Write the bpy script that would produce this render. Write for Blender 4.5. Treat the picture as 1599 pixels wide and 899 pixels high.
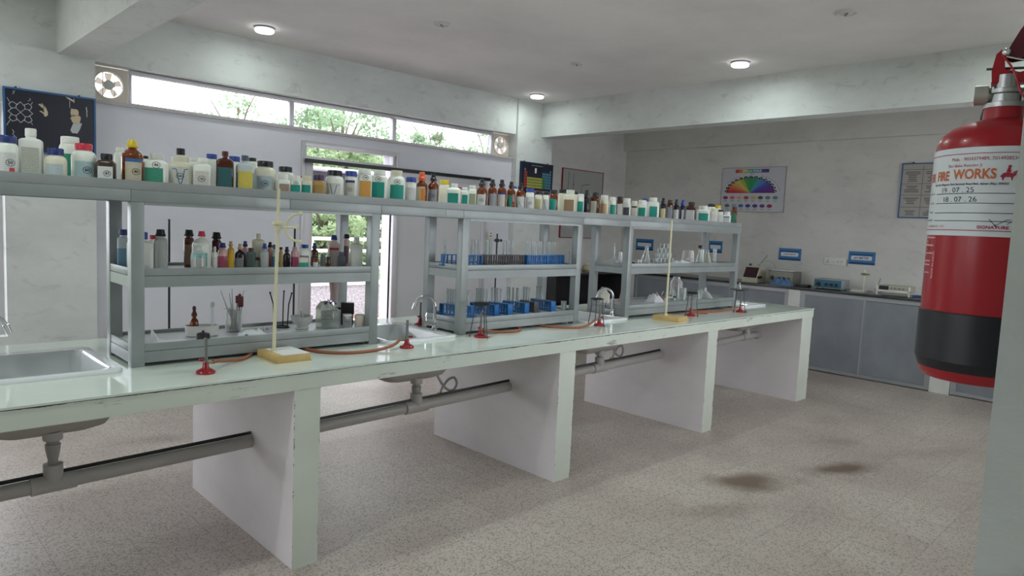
import bpy, bmesh, math, random
from mathutils import Vector, Matrix
random.seed(7)
PI = math.pi
SC = bpy.context.scene
COL = SC.collection
for _o in list(bpy.data.objects):
    bpy.data.objects.remove(_o)

# ---------------------------------------------------------------- camera, sky, exposure
YAW, PITCH, ROLL = 0.771974603, -0.0899156144, 0.0448819843
F_ = Vector((math.sin(YAW)*math.cos(PITCH), math.cos(YAW)*math.cos(PITCH), math.sin(PITCH)))
R_ = Vector((math.cos(YAW), -math.sin(YAW), 0))
U_ = R_.cross(F_)
R2 = R_*math.cos(ROLL) + U_*math.sin(ROLL)
U2 = -R_*math.sin(ROLL) + U_*math.cos(ROLL)
cd = bpy.data.cameras.new('camera'); cam = bpy.data.objects.new('camera', cd); COL.objects.link(cam)
cam.matrix_world = Matrix(((R2.x, U2.x, -F_.x, 0), (R2.y, U2.y, -F_.y, 0), (R2.z, U2.z, -F_.z, 1.5), (0, 0, 0, 1)))
cd.sensor_width = 36; cd.lens = 1079.997/1599*36; cd.clip_start = 0.02; cd.clip_end = 300
SC.camera = cam
w = bpy.data.worlds.new('sky'); SC.world = w; w.use_nodes = True
nt = w.node_tree; bg = nt.nodes['Background']
bg.inputs[0].default_value = (0.925, 0.92, 1.0, 1); bg.inputs[1].default_value = 4.6
SC.view_settings.view_transform = 'Standard'; SC.view_settings.look = 'None'
SC.view_settings.gamma = 1; SC.view_settings.use_curve_mapping = False
SC.view_settings.exposure = 0.05

# ---------------------------------------------------------------- materials
MATS = {}
def new_mat(name):
    m = bpy.data.materials.new(name); m.use_nodes = True
    return m, m.node_tree, m.node_tree.nodes['Principled BSDF']
def pm(name, col, rough=0.5, metal=0.0, spec=0.5, trans=0.0, noise=0.0, scale=8.0, emit=None, estr=0.0, ior=1.45, alpha=1.0, coat=0.0, bump=0.0):
    if name in MATS: return MATS[name]
    m, t, b = new_mat(name)
    b.inputs['Base Color'].default_value = (*col, 1); b.inputs['Roughness'].default_value = rough
    b.inputs['Metallic'].default_value = metal; b.inputs['Specular IOR Level'].default_value = spec
    b.inputs['Transmission Weight'].default_value = trans; b.inputs['IOR'].default_value = ior
    b.inputs['Coat Weight'].default_value = coat
    if emit: b.inputs['Emission Color'].default_value = (*emit, 1); b.inputs['Emission Strength'].default_value = estr
    if noise or bump:
        tc = t.nodes.new('ShaderNodeTexCoord'); n = t.nodes.new('ShaderNodeTexNoise')
        n.inputs['Scale'].default_value = scale; n.inputs['Detail'].default_value = 5
        t.links.new(tc.outputs['Object'], n.inputs['Vector'])
        if noise:
            r = t.nodes.new('ShaderNodeMapRange'); r.inputs[1].default_value = .3; r.inputs[2].default_value = .7
            r.inputs[3].default_value = 1-noise; r.inputs[4].default_value = 1+noise*.4
            t.links.new(n.outputs[0], r.inputs[0])
            mx = t.nodes.new('ShaderNodeVectorMath'); mx.operation = 'SCALE'
            mx.inputs[0].default_value = col; t.links.new(r.outputs[0], mx.inputs['Scale'])
            t.links.new(mx.outputs[0], b.inputs['Base Color'])
        if bump:
            bp = t.nodes.new('ShaderNodeBump'); bp.inputs['Strength'].default_value = bump; bp.inputs['Distance'].default_value = .01
            t.links.new(n.outputs[0], bp.inputs['Height']); t.links.new(bp.outputs[0], b.inputs['Normal'])
    MATS[name] = m
    return m
def thin_glass(name, tint=(1, 1, 1), white=0.08, gloss=0.1):
    if name in MATS: return MATS[name]
    m, t, b = new_mat(name); t.nodes.remove(b)
    out = t.nodes['Material Output']
    tr = t.nodes.new('ShaderNodeBsdfTransparent'); tr.inputs[0].default_value = (*tint, 1)
    gl = t.nodes.new('ShaderNodeBsdfGlossy'); gl.inputs['Roughness'].default_value = .04
    df = t.nodes.new('ShaderNodeBsdfDiffuse'); df.inputs[0].default_value = (.9, .93, .93, 1)
    lw = t.nodes.new('ShaderNodeLayerWeight'); lw.inputs[0].default_value = .35
    a = t.nodes.new('ShaderNodeMixShader'); c = t.nodes.new('ShaderNodeMixShader')
    mr = t.nodes.new('ShaderNodeMapRange'); mr.inputs[3].default_value = white; mr.inputs[4].default_value = min(1, white*5+.1)
    t.links.new(lw.outputs['Facing'], mr.inputs[0]); t.links.new(mr.outputs[0], a.inputs[0])
    t.links.new(tr.outputs[0], a.inputs[1]); t.links.new(df.outputs[0], a.inputs[2])
    mg = t.nodes.new('ShaderNodeMath'); mg.operation = 'MULTIPLY_ADD'; mg.inputs[1].default_value = gloss*2; mg.inputs[2].default_value = gloss*.4
    t.links.new(lw.outputs['Fresnel'], mg.inputs[0]); t.links.new(mg.outputs[0], c.inputs[0])
    t.links.new(a.outputs[0], c.inputs[1]); t.links.new(gl.outputs[0], c.inputs[2])
    t.links.new(c.outputs[0], out.inputs['Surface'])
    MATS[name] = m
    return m
def label_mat(name, col, ink=(.08, .08, .1), freq=420., dens=.5):
    """printed paper: rows of small illegible print"""
    key = 'label_'+name
    if key in MATS: return MATS[key]
    m, t, b = new_mat(key); b.inputs['Roughness'].default_value = .6
    tc = t.nodes.new('ShaderNodeTexCoord'); sp = t.nodes.new('ShaderNodeSeparateXYZ'); t.links.new(tc.outputs['Object'], sp.inputs[0])
    s = t.nodes.new('ShaderNodeMath'); s.operation = 'MULTIPLY'; s.inputs[1].default_value = freq*2; t.links.new(sp.outputs['Z'], s.inputs[0])
    s2 = t.nodes.new('ShaderNodeMath'); s2.operation = 'SINE'; t.links.new(s.outputs[0], s2.inputs[0])
    s3 = t.nodes.new('ShaderNodeMath'); s3.operation = 'GREATER_THAN'; s3.inputs[1].default_value = .35; t.links.new(s2.outputs[0], s3.inputs[0])
    mp = t.nodes.new('ShaderNodeMapping'); mp.inputs['Scale'].default_value = (1, 1, 1.2); t.links.new(tc.outputs['Object'], mp.inputs[0])
    n = t.nodes.new('ShaderNodeTexNoise'); n.inputs['Scale'].default_value = 330; n.inputs['Detail'].default_value = 1; t.links.new(mp.outputs[0], n.inputs['Vector'])
    g = t.nodes.new('ShaderNodeMath'); g.operation = 'GREATER_THAN'; g.inputs[1].default_value = .48; t.links.new(n.outputs[0], g.inputs[0])
    k = t.nodes.new('ShaderNodeMath'); k.operation = 'MULTIPLY'; t.links.new(s3.outputs[0], k.inputs[0]); t.links.new(g.outputs[0], k.inputs[1])
    k2 = t.nodes.new('ShaderNodeMath'); k2.operation = 'MULTIPLY'; k2.inputs[1].default_value = dens; t.links.new(k.outputs[0], k2.inputs[0])
    mx = t.nodes.new('ShaderNodeMix'); mx.data_type = 'RGBA'
    mx.inputs[6].default_value = (*col, 1); mx.inputs[7].default_value = (*ink, 1)
    t.links.new(k2.outputs[0], mx.inputs[0]); t.links.new(mx.outputs[2], b.inputs['Base Color'])
    MATS[key] = m
    return m
def plaster(name, base, grey, amount=.5, scale=1.3, spots=.0, rough=.75):
    if name in MATS: return MATS[name]
    m, t, b = new_mat(name); b.inputs['Roughness'].default_value = rough
    tc = t.nodes.new('ShaderNodeTexCoord')
    mp = t.nodes.new('ShaderNodeMapping'); mp.inputs['Scale'].default_value = (1, 1, 1.9); t.links.new(tc.outputs['Object'], mp.inputs[0])
    n = t.nodes.new('ShaderNodeTexNoise'); n.inputs['Scale'].default_value = scale; n.inputs['Detail'].default_value = 7; n.inputs['Roughness'].default_value = .62
    t.links.new(mp.outputs[0], n.inputs['Vector'])
    r = t.nodes.new('ShaderNodeMapRange'); r.inputs[1].default_value = .42; r.inputs[2].default_value = .72; r.inputs[4].default_value = amount
    t.links.new(n.outputs[0], r.inputs[0])
    n2 = t.nodes.new('ShaderNodeTexNoise'); n2.inputs['Scale'].default_value = 5.5; n2.inputs['Detail'].default_value = 6; n2.inputs['Roughness'].default_value = .7; n2.inputs['Distortion'].default_value = .6
    t.links.new(mp.outputs[0], n2.inputs['Vector'])
    r2 = t.nodes.new('ShaderNodeMapRange'); r2.inputs[1].default_value = .56; r2.inputs[2].default_value = .68; r2.inputs[4].default_value = spots
    t.links.new(n2.outputs[0], r2.inputs[0])
    ad = t.nodes.new('ShaderNodeMath'); ad.operation = 'ADD'; ad.use_clamp = True
    t.links.new(r.outputs[0], ad.inputs[0]); t.links.new(r2.outputs[0], ad.inputs[1])
    mx = t.nodes.new('ShaderNodeMix'); mx.data_type = 'RGBA'; mx.inputs[6].default_value = (*base, 1); mx.inputs[7].default_value = (*grey, 1)
    t.links.new(ad.outputs[0], mx.inputs[0]); t.links.new(mx.outputs[2], b.inputs['Base Color'])
    bp = t.nodes.new('ShaderNodeBump'); bp.inputs['Strength'].default_value = .15; bp.inputs['Distance'].default_value = .01
    t.links.new(n2.outputs[0], bp.inputs['Height']); t.links.new(bp.outputs[0], b.inputs['Normal'])
    MATS[name] = m
    return m
WALL = plaster('wall_paint', (.68, .71, .69), (.34, .35, .34), .45, 1.0, .30)
WALL2 = plaster('wall_paint_smooth', (.70, .705, .76), (.54, .545, .59), .5, .8, .0)  # lilac daylight below the windows is deepened in this base colour
FARW = plaster('wall_paint_worn', (.71, .70, .66), (.42, .42, .39), .5, .9, .28)
CEIL = plaster('ceiling_paint', (.80, .77, .76), (.54, .52, .51), .5, .8, .06)
BENCH = plaster('bench_paint', (.72, .79, .71), (.42, .43, .40), .25, 2.2, .16, .45)
BSIDE = plaster('bench_side_window_tint', (.79, .75, .765), (.52, .49, .50), .3, 1.6, .05, .55)  # pinkish window light on the pier sides is mixed into this colour

def floor_material():
    m, t, b = new_mat('terrazzo_floor'); b.inputs['Roughness'].default_value = .42
    tc = t.nodes.new('ShaderNodeTexCoord')
    v = t.nodes.new('ShaderNodeTexVoronoi'); v.inputs['Scale'].default_value = 150; t.links.new(tc.outputs['Object'], v.inputs['Vector'])
    sp = t.nodes.new('ShaderNodeSeparateColor'); t.links.new(v.outputs['Color'], sp.inputs[0])
    g = t.nodes.new('ShaderNodeMapRange'); g.inputs[1].default_value = .70; g.inputs[2].default_value = .78; t.links.new(sp.outputs[0], g.inputs[0])
    n = t.nodes.new('ShaderNodeTexNoise'); n.inputs['Scale'].default_value = 1.1; n.inputs['Detail'].default_value = 6; t.links.new(tc.outputs['Object'], n.inputs['Vector'])
    r = t.nodes.new('ShaderNodeMapRange'); r.inputs[1].default_value = .35; r.inputs[2].default_value = .68; t.links.new(n.outputs[0], r.inputs[0])
    a = t.nodes.new('ShaderNodeMix'); a.data_type = 'RGBA'; a.inputs[6].default_value = (.60, .535, .475, 1); a.inputs[7].default_value = (.46, .39, .35, 1); t.links.new(r.outputs[0], a.inputs[0])
    c = t.nodes.new('ShaderNodeMix'); c.data_type = 'RGBA'; c.inputs[7].default_value = (.17, .155, .14, 1); t.links.new(a.outputs[2], c.inputs[6])
    gm = t.nodes.new('ShaderNodeMath'); gm.operation = 'MULTIPLY'; gm.inputs[1].default_value = .62; t.links.new(g.outputs[0], gm.inputs[0]); t.links.new(gm.outputs[0], c.inputs[0])
    # tile joints
    br = t.nodes.new('ShaderNodeTexBrick'); br.offset = 0; br.inputs['Scale'].default_value = 1; br.inputs['Brick Width'].default_value = .3; br.inputs['Row Height'].default_value = .3
    br.inputs['Mortar Size'].default_value = .0035; br.inputs['Mortar Smooth'].default_value = .3; br.inputs['Color1'].default_value = (.945, .93, .925, 1); br.inputs['Color2'].default_value = (1, 1, 1, 1); br.inputs['Mortar'].default_value = (.93, .92, .92, 1)
    t.links.new(tc.outputs['Object'], br.inputs['Vector'])
    jm = t.nodes.new('ShaderNodeMath'); jm.operation = 'MULTIPLY'; jm.inputs[1].default_value = .26; t.links.new(br.outputs['Fac'], jm.inputs[0])
    d = t.nodes.new('ShaderNodeMix'); d.data_type = 'RGBA'; d.inputs[7].default_value = (.2, .185, .165, 1); t.links.new(c.outputs[2], d.inputs[6]); t.links.new(jm.outputs[0], d.inputs[0])
    tv = t.nodes.new('ShaderNodeMix'); tv.data_type = 'RGBA'; tv.blend_type = 'MULTIPLY'; tv.inputs[0].default_value = 1; t.links.new(d.outputs[2], tv.inputs[6]); t.links.new(br.outputs['Color'], tv.inputs[7])
    last = tv.outputs[2]
    n3 = t.nodes.new('ShaderNodeTexNoise'); n3.inputs['Scale'].default_value = 3.2; n3.inputs['Detail'].default_value = 5; t.links.new(tc.outputs['Object'], n3.inputs['Vector'])
    for (x, y, rx, ry, k) in ((3.95, 1.93, .40, .15, .9), (4.70, 1.63, .36, .12, .95), (3.4, 1.8, .3, .1, .35), (5.3, 1.9, .22, .1, .3), (1.45, 4.75, .35, .12, .35), (5.6, 1.35, .5, .12, .25)):
        mp = t.nodes.new('ShaderNodeMapping'); mp.vector_type = 'TEXTURE'; mp.inputs['Location'].default_value = (x, y, 0)
        mp.inputs['Rotation'].default_value = (0, 0, -.45); mp.inputs['Scale'].default_value = (rx, ry, 1)
        t.links.new(tc.outputs['Object'], mp.inputs[0])
        l = t.nodes.new('ShaderNodeVectorMath'); l.operation = 'LENGTH'; t.links.new(mp.outputs[0], l.inputs[0])
        s = t.nodes.new('ShaderNodeMath'); s.operation = 'MULTIPLY_ADD'; s.inputs[1].default_value = 1.8; s.inputs[2].default_value = -.9; t.links.new(n3.outputs[0], s.inputs[0])
        q = t.nodes.new('ShaderNodeMath'); q.operation = 'ADD'; t.links.new(l.outputs['Value'], q.inputs[0]); t.links.new(s.outputs[0], q.inputs[1])
        z = t.nodes.new('ShaderNodeMapRange'); z.inputs[1].default_value = 1.15; z.inputs[2].default_value = .25; z.inputs[3].default_value = 0; z.inputs[4].default_value = k; t.links.new(q.outputs[0], z.inputs[0])
        e = t.nodes.new('ShaderNodeMix'); e.data_type = 'RGBA'; e.inputs[7].default_value = (.16, .105, .075, 1)
        t.links.new(last, e.inputs[6]); t.links.new(z.outputs[0], e.inputs[0]); last = e.outputs[2]
    t.links.new(last, b.inputs['Base Color'])
    return m
FLOOR = floor_material()
def bench_top_material():
    """pale glossy sheet with a chipped, grimy arris along its front edge"""
    m, t, b = new_mat('glossy_bench_top'); b.inputs['Roughness'].default_value = .07; b.inputs['Coat Weight'].default_value = .3
    tc = t.nodes.new('ShaderNodeTexCoord')
    n = t.nodes.new('ShaderNodeTexNoise'); n.inputs['Scale'].default_value = 5; n.inputs['Detail'].default_value = 5; t.links.new(tc.outputs['Object'], n.inputs['Vector'])
    r = t.nodes.new('ShaderNodeMapRange'); r.inputs[1].default_value = .5; r.inputs[2].default_value = .8; r.inputs[4].default_value = .3; t.links.new(n.outputs[0], r.inputs[0])
    a = t.nodes.new('ShaderNodeMix'); a.data_type = 'RGBA'; a.inputs[6].default_value = (.72, .80, .73, 1); a.inputs[7].default_value = (.5, .49, .41, 1); t.links.new(r.outputs[0], a.inputs[0])
    t.links.new(a.outputs[2], b.inputs['Base Color'])
    return m
TOPM = bench_top_material()
def chipped_material():
    m, t, b = new_mat('chipped_bench_front'); b.inputs['Roughness'].default_value = .5
    tc = t.nodes.new('ShaderNodeTexCoord'); sp = t.nodes.new('ShaderNodeSeparateXYZ'); t.links.new(tc.outputs['Object'], sp.inputs[0])
    n = t.nodes.new('ShaderNodeTexNoise'); n.inputs['Scale'].default_value = 9; n.inputs['Detail'].default_value = 8; n.inputs['Roughness'].default_value = .7
    mp = t.nodes.new('ShaderNodeMapping'); mp.inputs['Scale'].default_value = (.5, 1, 2.2); t.links.new(tc.outputs['Object'], mp.inputs[0]); t.links.new(mp.outputs[0], n.inputs['Vector'])
    # thin irregular line just under the top edge
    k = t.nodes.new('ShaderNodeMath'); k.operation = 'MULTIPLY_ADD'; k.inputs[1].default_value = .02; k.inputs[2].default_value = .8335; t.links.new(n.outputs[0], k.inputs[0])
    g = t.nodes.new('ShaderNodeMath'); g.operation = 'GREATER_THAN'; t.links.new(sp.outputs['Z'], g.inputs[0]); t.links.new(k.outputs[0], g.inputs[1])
    r = t.nodes.new('ShaderNodeMapRange'); r.inputs[1].default_value = .60; r.inputs[2].default_value = .66; r.inputs[4].default_value = .55; t.links.new(n.outputs[0], r.inputs[0])
    mxm = t.nodes.new('ShaderNodeMath'); mxm.operation = 'MAXIMUM'; t.links.new(g.outputs[0], mxm.inputs[0]); t.links.new(r.outputs[0], mxm.inputs[1])
    n2 = t.nodes.new('ShaderNodeTexNoise'); n2.inputs['Scale'].default_value = 3; n2.inputs['Detail'].default_value = 3; t.links.new(tc.outputs['Object'], n2.inputs['Vector'])
    a = t.nodes.new('ShaderNodeMix'); a.data_type = 'RGBA'; a.inputs[6].default_value = (.72, .79, .70, 1); a.inputs[7].default_value = (.60, .64, .57, 1); t.links.new(n2.outputs[0], a.inputs[0])
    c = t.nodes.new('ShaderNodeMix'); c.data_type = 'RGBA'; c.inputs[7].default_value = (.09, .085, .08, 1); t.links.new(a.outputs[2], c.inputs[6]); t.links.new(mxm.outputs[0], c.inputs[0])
    t.links.new(c.outputs[2], b.inputs['Base Color'])
    return m
CHIP = chipped_material()
def pier_front_material():
    """pale paint flaked off in dark chips along the two upright arrises"""
    m, t, b = new_mat('chipped_pier_front'); b.inputs['Roughness'].default_value = .5
    tc = t.nodes.new('ShaderNodeTexCoord'); sp = t.nodes.new('ShaderNodeSeparateXYZ'); t.links.new(tc.outputs['Generated'], sp.inputs[0])
    a = t.nodes.new('ShaderNodeMath'); a.operation = 'SUBTRACT'; a.inputs[1].default_value = .5; t.links.new(sp.outputs['X'], a.inputs[0])
    ab = t.nodes.new('ShaderNodeMath'); ab.operation = 'ABSOLUTE'; t.links.new(a.outputs[0], ab.inputs[0])
    n = t.nodes.new('ShaderNodeTexNoise'); n.inputs['Scale'].default_value = 16; n.inputs['Detail'].default_value = 6; n.inputs['Roughness'].default_value = .7; t.links.new(tc.outputs['Object'], n.inputs['Vector'])
    k = t.nodes.new('ShaderNodeMapRange'); k.inputs[1].default_value = .52; k.inputs[2].default_value = .70; k.inputs[3].default_value = .503; k.inputs[4].default_value = .44; t.links.new(n.outputs[0], k.inputs[0])
    g = t.nodes.new('ShaderNodeMath'); g.operation = 'GREATER_THAN'; t.links.new(ab.outputs[0], g.inputs[0]); t.links.new(k.outputs[0], g.inputs[1])
    n2 = t.nodes.new('ShaderNodeTexNoise'); n2.inputs['Scale'].default_value = 4; n2.inputs['Detail'].default_value = 4; t.links.new(tc.outputs['Object'], n2.inputs['Vector'])
    c0 = t.nodes.new('ShaderNodeMix'); c0.data_type = 'RGBA'; c0.inputs[6].default_value = (.74, .80, .72, 1); c0.inputs[7].default_value = (.60, .63, .56, 1); t.links.new(n2.outputs[0], c0.inputs[0])
    c = t.nodes.new('ShaderNodeMix'); c.data_type = 'RGBA'; c.inputs[7].default_value = (.10, .09, .08, 1); t.links.new(c0.outputs[2], c.inputs[6]); t.links.new(g.outputs[0], c.inputs[0])
    t.links.new(c.outputs[2], b.inputs['Base Color'])
    return m
PIERF = pier_front_material()

STEELP = pm('grey_painted_metal', (.30, .325, .325), .38, .25, .6, noise=.12, scale=6)
STEELD = pm('dull_grey_metal', (.30, .315, .32), .5, .25, noise=.2, scale=9)
TRAY = pm('tray_sheet', (.62, .64, .66), .35, .2)
CHROME = pm('chrome', (.7, .7, .72), .12, 1.0)
STEEL = pm('brushed_steel', (.45, .46, .46), .3, .9)
BLACKM = pm('black_enamel', (.012, .012, .014), .35)
DARKIRON = pm('dark_iron', (.04, .042, .045), .4, .5)
REDP = pm('red_enamel', (.30, .012, .018), .3, coat=.3)
BRASS = pm('dull_brass', (.35, .22, .08), .35, .9)
RUBBER = pm('orange_rubber', (.32, .115, .06), .5)
SINKW = pm('sink_ceramic', (.74, .77, .78), .12, coat=.4)
PVC = pm('grey_pvc', (.42, .40, .385), .4)
BASIN = pm('basin_underside', (.40, .37, .345), .6)
ALU = pm('aluminium_frame', (.56, .55, .57), .35, .3)
ALUD = pm('aluminium_dark', (.16, .15, .16), .45, .3)
CREAMP = pm('cream_plastic', (.66, .62, .42), .4)
IVORY = pm('ivory_plastic', (.74, .73, .62), .4)
BOXY = pm('varnished_yellow_wood', (.60, .42, .17), .45, noise=.15, scale=14)
WHITEP = pm('white_plastic', (.78, .78, .75), .4)
PAPER = pm('white_paper', (.78, .79, .80), .7)
STONE = pm('black_stone', (.05, .052, .05), .18, noise=.3, scale=20)
CABG = pm('grey_laminate', (.26, .28, .31), .4, noise=.18, scale=3)
CABF = pm('cabinet_aluminium', (.40, .41, .43), .35, .4)
GLASS = thin_glass('clear_glass', (.97, .985, .98), .10, .14)
PANE = thin_glass('window_pane', (.97, .985, .98), .0, .05)
TUBEG = thin_glass('tube_glass', (.96, .98, .98), .20, .30)  # extra diffuse white stands in for bright highlights on the tubes
PLAST = thin_glass('hazy_plastic', (.88, .90, .89), .22, .2)
GREENG = thin_glass('greenish_plastic', (.62, .68, .58), .20, .2)
BLUEP = pm('blue_rack_plastic', (.02, .17, .46), .35)
BROWNR = pm('brown_rack_plastic', (.085, .075, .08), .4)
INK = pm('ink_black', (.02, .02, .025), .5)
INKB = pm('ink_blue', (.03, .12, .3), .5)

# ---------------------------------------------------------------- mesh helpers
class B:
    def __init__(s): s.bm = bmesh.new(); s.mats = []; s.cur = 0
    def use(s, m):
        if m not in s.mats: s.mats.append(m)
        s.cur = s.mats.index(m); return s
    def _tag(s, before):
        for f in s.bm.faces:
            if f not in before: f.material_index = s.cur
    def box(s, x0, x1, y0, y1, z0, z1, bev=0.0, rot=None, at=None):
        n0 = len(s.bm.faces)
        r = bmesh.ops.create_cube(s.bm, size=1)
        vs = r['verts']
        for v in vs:
            v.co = Vector(((x0+x1)/2 + v.co.x*(x1-x0), (y0+y1)/2 + v.co.y*(y1-y0), (z0+z1)/2 + v.co.z*(z1-z0)))
        if bev:
            es = list({e for v in vs for e in v.link_edges})
            q = bmesh.ops.bevel(s.bm, geom=es, offset=bev, segments=2, affect='EDGES', profile=.6)
            vs = list({v for f in q['faces'] for v in f.verts} | {v for v in vs if v.is_valid})
        if rot is not None:
            M = Matrix.Translation(Vector(at or (0, 0, 0))) @ rot.to_4x4()
            for v in vs: v.co = M @ v.co
        s.bm.faces.ensure_lookup_table()
        for f in s.bm.faces[n0:]: f.material_index = s.cur
        return s
    def faces(s, vs, fs):
        V = [s.bm.verts.new(v) for v in vs]
        for f in fs:
            try:
                q = s.bm.faces.new([V[i] for i in f]); q.material_index = s.cur
            except ValueError: pass
        return s
    def rings(s, rings, cap0=True, cap1=True, closed=False):
        n = len(rings[0]); V = [[s.bm.verts.new(p) for p in r] for r in rings]
        m = len(V)
        for i in range(m if closed else m-1):
            A, C = V[i], V[(i+1) % m]
            for j in range(n):
                k = (j+1) % n
                f = s.bm.faces.new((A[j], A[k], C[k], C[j])); f.material_index = s.cur
        if not closed:
            if cap0: f = s.bm.faces.new(V[0][::-1]); f.material_index = s.cur
            if cap1: f = s.bm.faces.new(V[-1]); f.material_index = s.cur
        return s
    def lathe(s, prof, n=20, c=(0, 0, 0), cap0=True, cap1=True, M=None):
        R = []
        for r, z in prof:
            R.append([Vector((r*math.cos(2*PI*i/n), r*math.sin(2*PI*i/n), z)) for i in range(n)])
        off = Vector(c)
        R = [[(M @ p if M else p) + off for p in r] for r in R]
        return s.rings(R, cap0, cap1)
    def loft(s, prof, n=28, c=(0, 0, 0)):
        """prof: (z, rx, ry, exponent) superellipse sections"""
        R = []
        for z, rx, ry, e in prof:
            ring = []
            for i in range(n):
                a = 2*PI*(i+.5)/n
                ca, sa = math.cos(a), math.sin(a)
                ring.append(Vector((c[0] + rx*math.copysign(abs(ca)**(2/e), ca), c[1] + ry*math.copysign(abs(sa)**(2/e), sa), c[2]+z)))
            R.append(ring)
        return s.rings(R)
    def tube(s, pts, r, n=10, r1=None, cap=True, closed=False):
        P = [Vector(p) for p in pts]; R = []
        m = len(P)
        up = None
        for i, p in enumerate(P):
            a = P[(i-1) % m] if (closed or i) else P[0]; b = P[(i+1) % m] if (closed or i < m-1) else P[-1]
            d = (b-a).normalized()
            if up is None:
                up = Vector((0, 0, 1)) if abs(d.z) < .9 else Vector((1, 0, 0))
            x = d.cross(up)
            if x.length < 1e-4: x = d.cross(Vector((0, 1, 0)))
            x.normalize(); y = d.cross(x).normalized(); up = -y if not (abs(d.z) < .9 and False) else up
            up = x.cross(d)
            rr = r if r1 is None else r+(r1-r)*i/max(1, m-1)
            R.append([p + x*(rr*math.cos(2*PI*j/n)) + y*(rr*math.sin(2*PI*j/n)) for j in range(n)])
        return s.rings(R, cap, cap, closed)
    def rod(s, a, b, r, n=10, r1=None): return s.tube([a, b], r, n, r1)
    def sphere(s, c, r, n=14, m=8, sx=1, sy=1, sz=1):
        prof = [(max(1e-4, math.sin(PI*i/m)), -math.cos(PI*i/m)) for i in range(m+1)]
        R = [[Vector((c[0]+r*sx*p*math.cos(2*PI*j/n), c[1]+r*sy*p*math.sin(2*PI*j/n), c[2]+r*sz*z)) for j in range(n)] for p, z in prof]
        return s.rings(R)
    def disc(s, c, r, n=20, z=0, sy=1.0):
        return s.faces([(c[0]+r*math.cos(2*PI*i/n), c[1]+r*sy*math.sin(2*PI*i/n), z) for i in range(n)], [list(range(n))])
    def quad(s, x0, x1, y0, y1, z=0): return s.faces([(x0, y0, z), (x1, y0, z), (x1, y1, z), (x0, y1, z)], [(0, 1, 2, 3)])
    def poly(s, pts, z=0): return s.faces([(p[0], p[1], z) for p in pts], [list(range(len(pts)))])
    def line(s, pts, w, z=0, closed=False):
        P = [Vector((p[0], p[1])) for p in pts]
        if closed: P.append(P[0])
        for a, b in zip(P, P[1:]):
            d = (b-a)
            if d.length < 1e-6: continue
            d.normalize(); q = Vector((-d.y, d.x))*w/2; e = d*w*.3
            s.faces([(*(a-q-e), z), (*(b-q+e), z), (*(b+q+e), z), (*(a+q-e), z)], [(0, 1, 2, 3)])
        return s
    def text(s, txt, size, x=0, y=0, z=0, align='CENTER', bold=False, sx=1.0, shear=0.0):
        cu = bpy.data.curves.new('t', 'FONT'); cu.body = txt; cu.size = size; cu.align_x = align; cu.align_y = 'CENTER'
        cu.resolution_u = 3; cu.shear = shear
        if bold: cu.offset = size*.025
        o = bpy.data.objects.new('t', cu); COL.objects.link(o)
        dg = bpy.context.evaluated_depsgraph_get(); me = bpy.data.meshes.new_from_object(o.evaluated_get(dg))
        vs = [(v.co.x*sx+x, v.co.y+y, z) for v in me.vertices]; fs = [tuple(p.vertices) for p in me.polygons]
        bpy.data.objects.remove(o); bpy.data.curves.remove(cu); bpy.data.meshes.remove(me)
        return s.faces(vs, fs)
    def xform(s, M):
        for v in s.bm.verts: v.co = M @ v.co
        return s
def obj(name, b, mat=None, parent=None, loc=None, rotz=None, smooth=35):
    me = bpy.data.meshes.new(name)
    bmesh.ops.recalc_face_normals(b.bm, faces=b.bm.faces) if not getattr(b, 'flat', False) else None
    b.bm.to_mesh(me); b.bm.free()
    if b.mats:
        for m in b.mats: me.materials.append(m)
    elif mat: me.materials.append(mat)
    if smooth:
        me.shade_smooth(); me.set_sharp_from_angle(angle=math.radians(smooth))
    o = bpy.data.objects.new(name, me); COL.objects.link(o)
    if parent is not None: o.parent = parent
    if loc is not None: o.location = loc
    if rotz is not None: o.rotation_euler.z = rotz
    return o
def tag(o, label, cat, group=None, kind=None):
    o['label'] = label; o['category'] = cat
    if group: o['group'] = group
    if kind: o['kind'] = kind
    return o
def thing(name, label, cat, loc=(0, 0, 0), rotz=0, group=None):
    o = bpy.data.objects.new(name, None); COL.objects.link(o)
    o.empty_display_size = .02; o.location = loc; o.rotation_euler = (0, 0, rotz)
    return tag(o, label, cat, group)
def struct(name, b, m=None, parent=None, **k):
    o = obj(name, b, m, parent, **k)
    if parent is None: o['kind'] = 'structure'
    return o
def dup(root, loc, rotz=None, label=None, group=None):
    r = root.copy(); COL.objects.link(r); r.location = loc
    if rotz is not None: r.rotation_euler = (0, 0, rotz)
    if label: r['label'] = label
    if group: r['group'] = group
    for ch in list(root.children):
        c = ch.copy(); COL.objects.link(c); c.parent = r
        for g in ch.children:
            d = g.copy(); COL.objects.link(d); d.parent = c
    return r
def face_minus_y(o, x, y, z): o.location = (x, y, z); o.rotation_euler = (PI/2, 0, 0); return o
def face_minus_x(o, x, y, z): o.location = (x, y, z); o.rotation_euler = (PI/2, 0, -PI/2); return o
def arc(c, r, a0, a1, n, f=lambda x, y: (x, 0, y)):
    return [Vector(c)+Vector(f(r*math.cos(a0+(a1-a0)*i/n), r*math.sin(a0+(a1-a0)*i/n))) for i in range(n+1)]
def smooth_path(pts, k=6):
    P = [Vector(p) for p in pts]; out = []
    for i in range(len(P)-1):
        p0 = P[max(0, i-1)]; p1 = P[i]; p2 = P[i+1]; p3 = P[min(len(P)-1, i+2)]
        for j in range(k):
            t = j/k
            out.append(.5*((2*p1)+(-p0+p2)*t+(2*p0-5*p1+4*p2-p3)*t*t+(-p0+3*p1-3*p2+p3)*t**3))
    return out+[P[-1]]
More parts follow.
